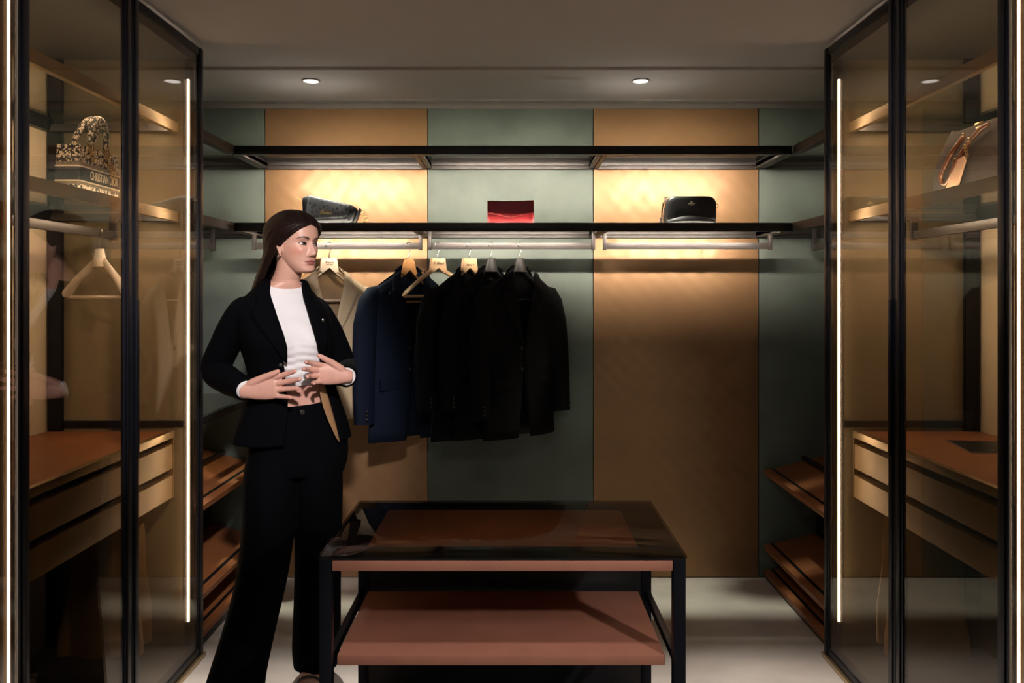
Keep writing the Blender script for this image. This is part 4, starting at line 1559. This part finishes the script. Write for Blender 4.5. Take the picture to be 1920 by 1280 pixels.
# ---- wide-leg trousers
M['suit'] = mat('suit_cloth', (.0010, .0011, .0020, 1), .9, 0, .06, 12, .2, 260, spec=.06)
tb = MB()
rr = []
for z in np.linspace(.80, 1.068, 22):
    row = []
    for k in range(56):
        th = 2 * math.pi * k / 56
        lift = float(np.interp(z, [.98, 1.068], [0, 1]))
        zz = z + lift * (.010 - .016 * max(0, math.cos(th)) + .012 * math.sin(th))
        row.append(tuple(torso_pt(zz, th, .011)))
    rr.append(row)
tb.rings(rr)
def trouser_leg(P, hw, hd, yaw, ph):
    rr = []
    P = np.array(P)
    t = np.arange(len(P))
    for u in np.linspace(0, len(P) - 1, 40):
        c = [float(smoothcurve(t, P[:, k], u)) for k in range(3)]
        a, b = float(smoothcurve(t, np.array(hw), u)), float(smoothcurve(t, np.array(hd), u))
        L, F = frame(R(yaw))
        row = []
        for k in range(40):
            th = 2 * math.pi * k / 40
            cr = .006 * math.sin(3 * th + ph + u * .6) * min(1, u / 2)
            # pressed crease at the front
            cr += .006 * max(0, math.cos(th)) ** 12
            row.append(tuple(V3(*c) + L * (a + cr) * math.sin(th) + F * (b + cr) * math.cos(th)))
        rr.append(row)
    tb.rings(rr)
trouser_leg([V3(-.885, 2.87, .93), V3(-.895, 2.855, .78), V3(-.898, 2.835, .62), V3(-.915, 2.80, .44), V3(-.948, 2.755, .27), V3(-.975, 2.71, .13), V3(-.985, 2.695, .035)],
            [.092, .098, .094, .090, .092, .099, .106], [.10, .108, .10, .098, .105, .118, .128], 8, 0)
trouser_leg([V3(-.745, 2.925, .93), V3(-.745, 2.93, .78), V3(-.748, 2.94, .62), V3(-.752, 2.95, .44), V3(-.754, 2.955, .27), V3(-.756, 2.96, .13), V3(-.756, 2.962, .058)],
            [.090, .094, .090, .086, .087, .088, .080], [.10, .106, .098, .094, .098, .104, .100], 14, 1.5)
to = voxelise('trousers', tb, .0042, 4, .4, M['suit'], pb)
bp_ = torso_pt(1.040, -.02, .0135)
MB().lathe([(.0085, -.002), (.0088, .001), (.006, .0018), (.0005, .001)], 16).move(Matrix.Translation(Vector(bp_)) @ Matrix.Rotation(R(27), 4, 'Z') @ Matrix.Rotation(R(90), 4, 'X')).build('button', M['horn'], to)

# ---- sandals
def sandal(ank, td):
    t = td / np.linalg.norm(td)
    sdv = V3(-t[1], t[0], 0)
    A = V3(ank[0], ank[1], 0)
    b = MB()
    rr = []
    for du, z, hw in ((-.062, .062, .022), (-.03, .060, .030), (.03, .040, .030), (.09, .008, .040), (.13, .006, .044), (.172, .006, .030)):
        rr.append([tuple(A + t * du + sdv * hw * q + V3(0, 0, z + dz)) for q, dz in ((-1, -.004), (1, -.004), (1, .004), (-1, .004))])
    b.rings(rr)
    b.tube([tuple(A - t * .045 + V3(0, 0, .062)), tuple(A - t * .047 + V3(0, 0, .003))], [.010, .006], 12)
    o = b.build('sandal', M['black_leather'], pb)
    for du, zt, hw in ((.105, .054, .047), (.068, .092, .040)):
        pts = []
        for k in range(13):
            a = math.pi * k / 12
            pts.append(tuple(A + t * (du + .02 * math.sin(a)) + sdv * hw * math.cos(a) + V3(0, 0, .010 + zt * math.sin(a) ** .8)))
        MB().tube(pts, .0045, 8).build('strap', M['black_leather'], o)
sandal(ANK_R, TD_R)
sandal(ANK_L, TD_L)

# ---- jacket: torso shell open in front, joined with the sleeves
#        z      cx     cy     a     bf    bb   edge_r  edge_l  drop
JK = np.array([
    [1.525, -.862, 2.886, .092, .054, .075, -.070, .056, .024],
    [1.508, -.866, 2.888, .128, .064, .082, -.073, .060, .045],
    [1.480, -.868, 2.889, .158, .080, .090, -.072, .064, .050],
    [1.440, -.868, 2.890, .172, .100, .096, -.068, .068, .026],
    [1.370, -.862, 2.893, .174, .134, .102, -.059, .074, .004],
    [1.290, -.852, 2.896, .172, .162, .102, -.048, .078, 0],
    [1.220, -.842, 2.898, .160, .140, .100, -.040, .082, 0],
    [1.140, -.832, 2.899, .156, .126, .102, -.036, .094, 0],
    [1.060, -.828, 2.900, .178, .132, .118, -.036, .112, 0],
    [.990, -.828, 2.900, .202, .138, .134, -.040, .132, 0],
    [.925, -.830, 2.900, .220, .144, .142, -.046, .150, 0]])[::-1]

def jk(z):
    return [float(smoothcurve(JK[:, 0], JK[:, k], z)) for k in range(1, 9)]

def jacket_front(z, l, off=0.0):
    cx, cy, a, bf, bb, er, el, dr = jk(z)
    yaw = tor(z)[5]
    L, F = frame(R(yaw))
    q = max(0.0, 1 - (abs(l) / a) ** 2.9) ** .45
    zz = z - dr * (abs(l) / a) ** 1.3
    return V3(cx, cy, zz) + L * l + F * (bf + off) * q

def jacket_back(z, l):
    cx, cy, a, bf, bb, er, el, dr = jk(z)
    yaw = tor(z)[5]
    L, F = frame(R(yaw))
    q = max(0.0, 1 - (abs(l) / a) ** 2.3) ** .5
    return V3(cx, cy, z - dr * (abs(l) / a) ** 1.3) + L * l - F * bb * q

rows_o = []
for z in np.linspace(.925, 1.525, 66):
    cx, cy, a, bf, bb, er, el, dr = jk(z)
    row = []
    N1 = 16
    for k in range(N1 + 1):
        row.append(jacket_front(z, (er - .010) - (a + er - .010) * math.sin(k / N1 * math.pi / 2)))
    for k in range(1, 28):
        row.append(jacket_back(z, -a * math.cos(math.pi * k / 28)))
    for k in range(N1, -1, -1):
        row.append(jacket_front(z, (el + .010) + (a - el - .010) * math.sin(k / N1 * math.pi / 2)))
    rows_o.append(row)
# give the shell a thickness by offsetting towards the torso axis
rows_i = []
for row, z in zip(rows_o, np.linspace(.925, 1.525, 66)):
    cx, cy = jk(z)[:2]
    ir = []
    for p in row:
        d = V3(cx - p[0], cy - p[1], 0)
        n = np.linalg.norm(d)
        ir.append(p + d / n * .013)
    rows_i.append(ir)
jb = MB()
nR, nC = len(rows_o), len(rows_o[0])
vv = [tuple(p) for r in rows_o for p in r] + [tuple(p) for r in rows_i for p in r]
o2 = nR * nC
ff = []
for i in range(nR - 1):
    for j in range(nC - 1):
        a_, b_, c_, d_ = i * nC + j, i * nC + j + 1, (i + 1) * nC + j + 1, (i + 1) * nC + j
        ff.append([a_, b_, c_, d_])
        ff.append([o2 + d_, o2 + c_, o2 + b_, o2 + a_])
for j in range(nC - 1):
    ff.append([j, o2 + j, o2 + j + 1, j + 1])
    q = (nR - 1) * nC
    ff.append([q + j + 1, o2 + q + j + 1, o2 + q + j, q + j])
for i in range(nR - 1):
    ff.append([i * nC, (i + 1) * nC, o2 + (i + 1) * nC, o2 + i * nC])
    q = nC - 1
    ff.append([i * nC + q, o2 + i * nC + q, o2 + (i + 1) * nC + q, (i + 1) * nC + q])
jb.add(vv, ff)
def sleeve(sh, el, wr, out):
    d = (wr - el) / np.linalg.norm(wr - el)
    P = [sh - out * .030 + V3(0, 0, .004), sh + V3(0, 0, .0), sh * .75 + el * .25 + out * .010, sh * .45 + el * .55 + out * .016, el + out * .014 + V3(0, 0, -.004), el * .62 + wr * .38 + out * .004 + V3(0, 0, -.014), el * .3 + wr * .7 + V3(0, 0, -.006), wr - d * .010]
    limb(jb, P, [.046, .054, .058, .056, .055, .052, .045, .040], 24, 5, ends=False)
sleeve(SH_R, EL_R, WR_R, V3(-.85, -.1, 0))
sleeve(SH_L, EL_L, WR_L, V3(.85, .3, 0))
jo = voxelise('jacket', jb, .0042, 4, .4, M['suit'], pb)

def lapel(side):
    rows = []
    zz = [1.534, 1.518, 1.495, 1.465, 1.432, 1.427, 1.400, 1.36, 1.32, 1.28, 1.25, 1.225]
    wd = [.030, .040, .046, .050, .052, .072, .082, .074, .060, .042, .024, .006]
    for z, w_ in zip(zz, wd):
        e = jk(min(z, 1.525))[5 if side < 0 else 6]
        row = []
        for k in range(6):
            f = k / 5
            l = e + side * (w_ * f) - side * .010 * min(1, w_ / .05)
            p = jacket_front(min(z, 1.525), l, .010 * (1 - .35 * f))
            row.append(tuple(p + V3(0, 0, max(0, z - 1.525))))
        rows.append(row)
    o = MB().grid(rows).build('lapel', M['suit'], jo, smooth=60)
    s_ = o.modifiers.new('cloth', 'SOLIDIFY'); s_.thickness = .003; s_.offset = 1
lapel(-1)
lapel(1)
# collar round the back of the neck
cr = []
L_, F_ = frame(R(33))
for dz, k2 in ((-.016, .010), (.022, .0), (.020, .010), (-.026, .020)):
    row = []
    for k in range(21):
        a = math.pi * (k / 20)
        row.append(tuple(V3(-.864, 2.888, 1.498 + dz + .010 * math.sin(a)) + L_ * (-.076 - k2 * .4) * math.cos(a) - F_ * ((.066 + k2) * math.sin(a) - .020)))
    cr.append(row)
co_ = MB().grid(cr).build('collar', M['suit'], jo, smooth=60)
s_ = co_.modifiers.new('cloth', 'SOLIDIFY'); s_.thickness = .003
# lining that shows where her left hand pulls the front open
M['satin_lining'] = mat('satin_lining', (.30, .17, .085, 1), .28, .1, .12, 14, .3, 60)
rows, rows2 = [], []
for z in np.linspace(1.155, .925, 18):
    e = jk(z)[6]
    f = (1.155 - z) / .23
    row, row2 = [], []
    wI = .006 + .030 * math.sin(math.pi * min(1, f * .9 + .1)) ** .8 * (1 - .3 * f)
    for k in range(5):
        l = e - wI * (1 - k / 4)
        row.append(tuple(jacket_front(z, l, .010 - .004 * k / 4)))
    for k in range(4):
        l = e + .022 * k / 3 * (1 - .2 * f)
        row2.append(tuple(jacket_front(z, l, .008)))
    rows.append(row)
    rows2.append(row2)
lo = MB().grid(rows).build('lining', M['satin_lining'], jo, smooth=60)
s_ = lo.modifiers.new('cloth', 'SOLIDIFY'); s_.thickness = .002
# jacket button and pin
q = jacket_front(1.215, -.062, .006)
MB().ellipsoid(tuple(q), (.008, .004, .008), 12, 8).build('button', M['horn'], jo)
q = jacket_front(1.375, .112, .014)
MB().ellipsoid(tuple(q), (.007, .004, .007), 12, 8).build('lapel_pin', M['chrome'], jo)
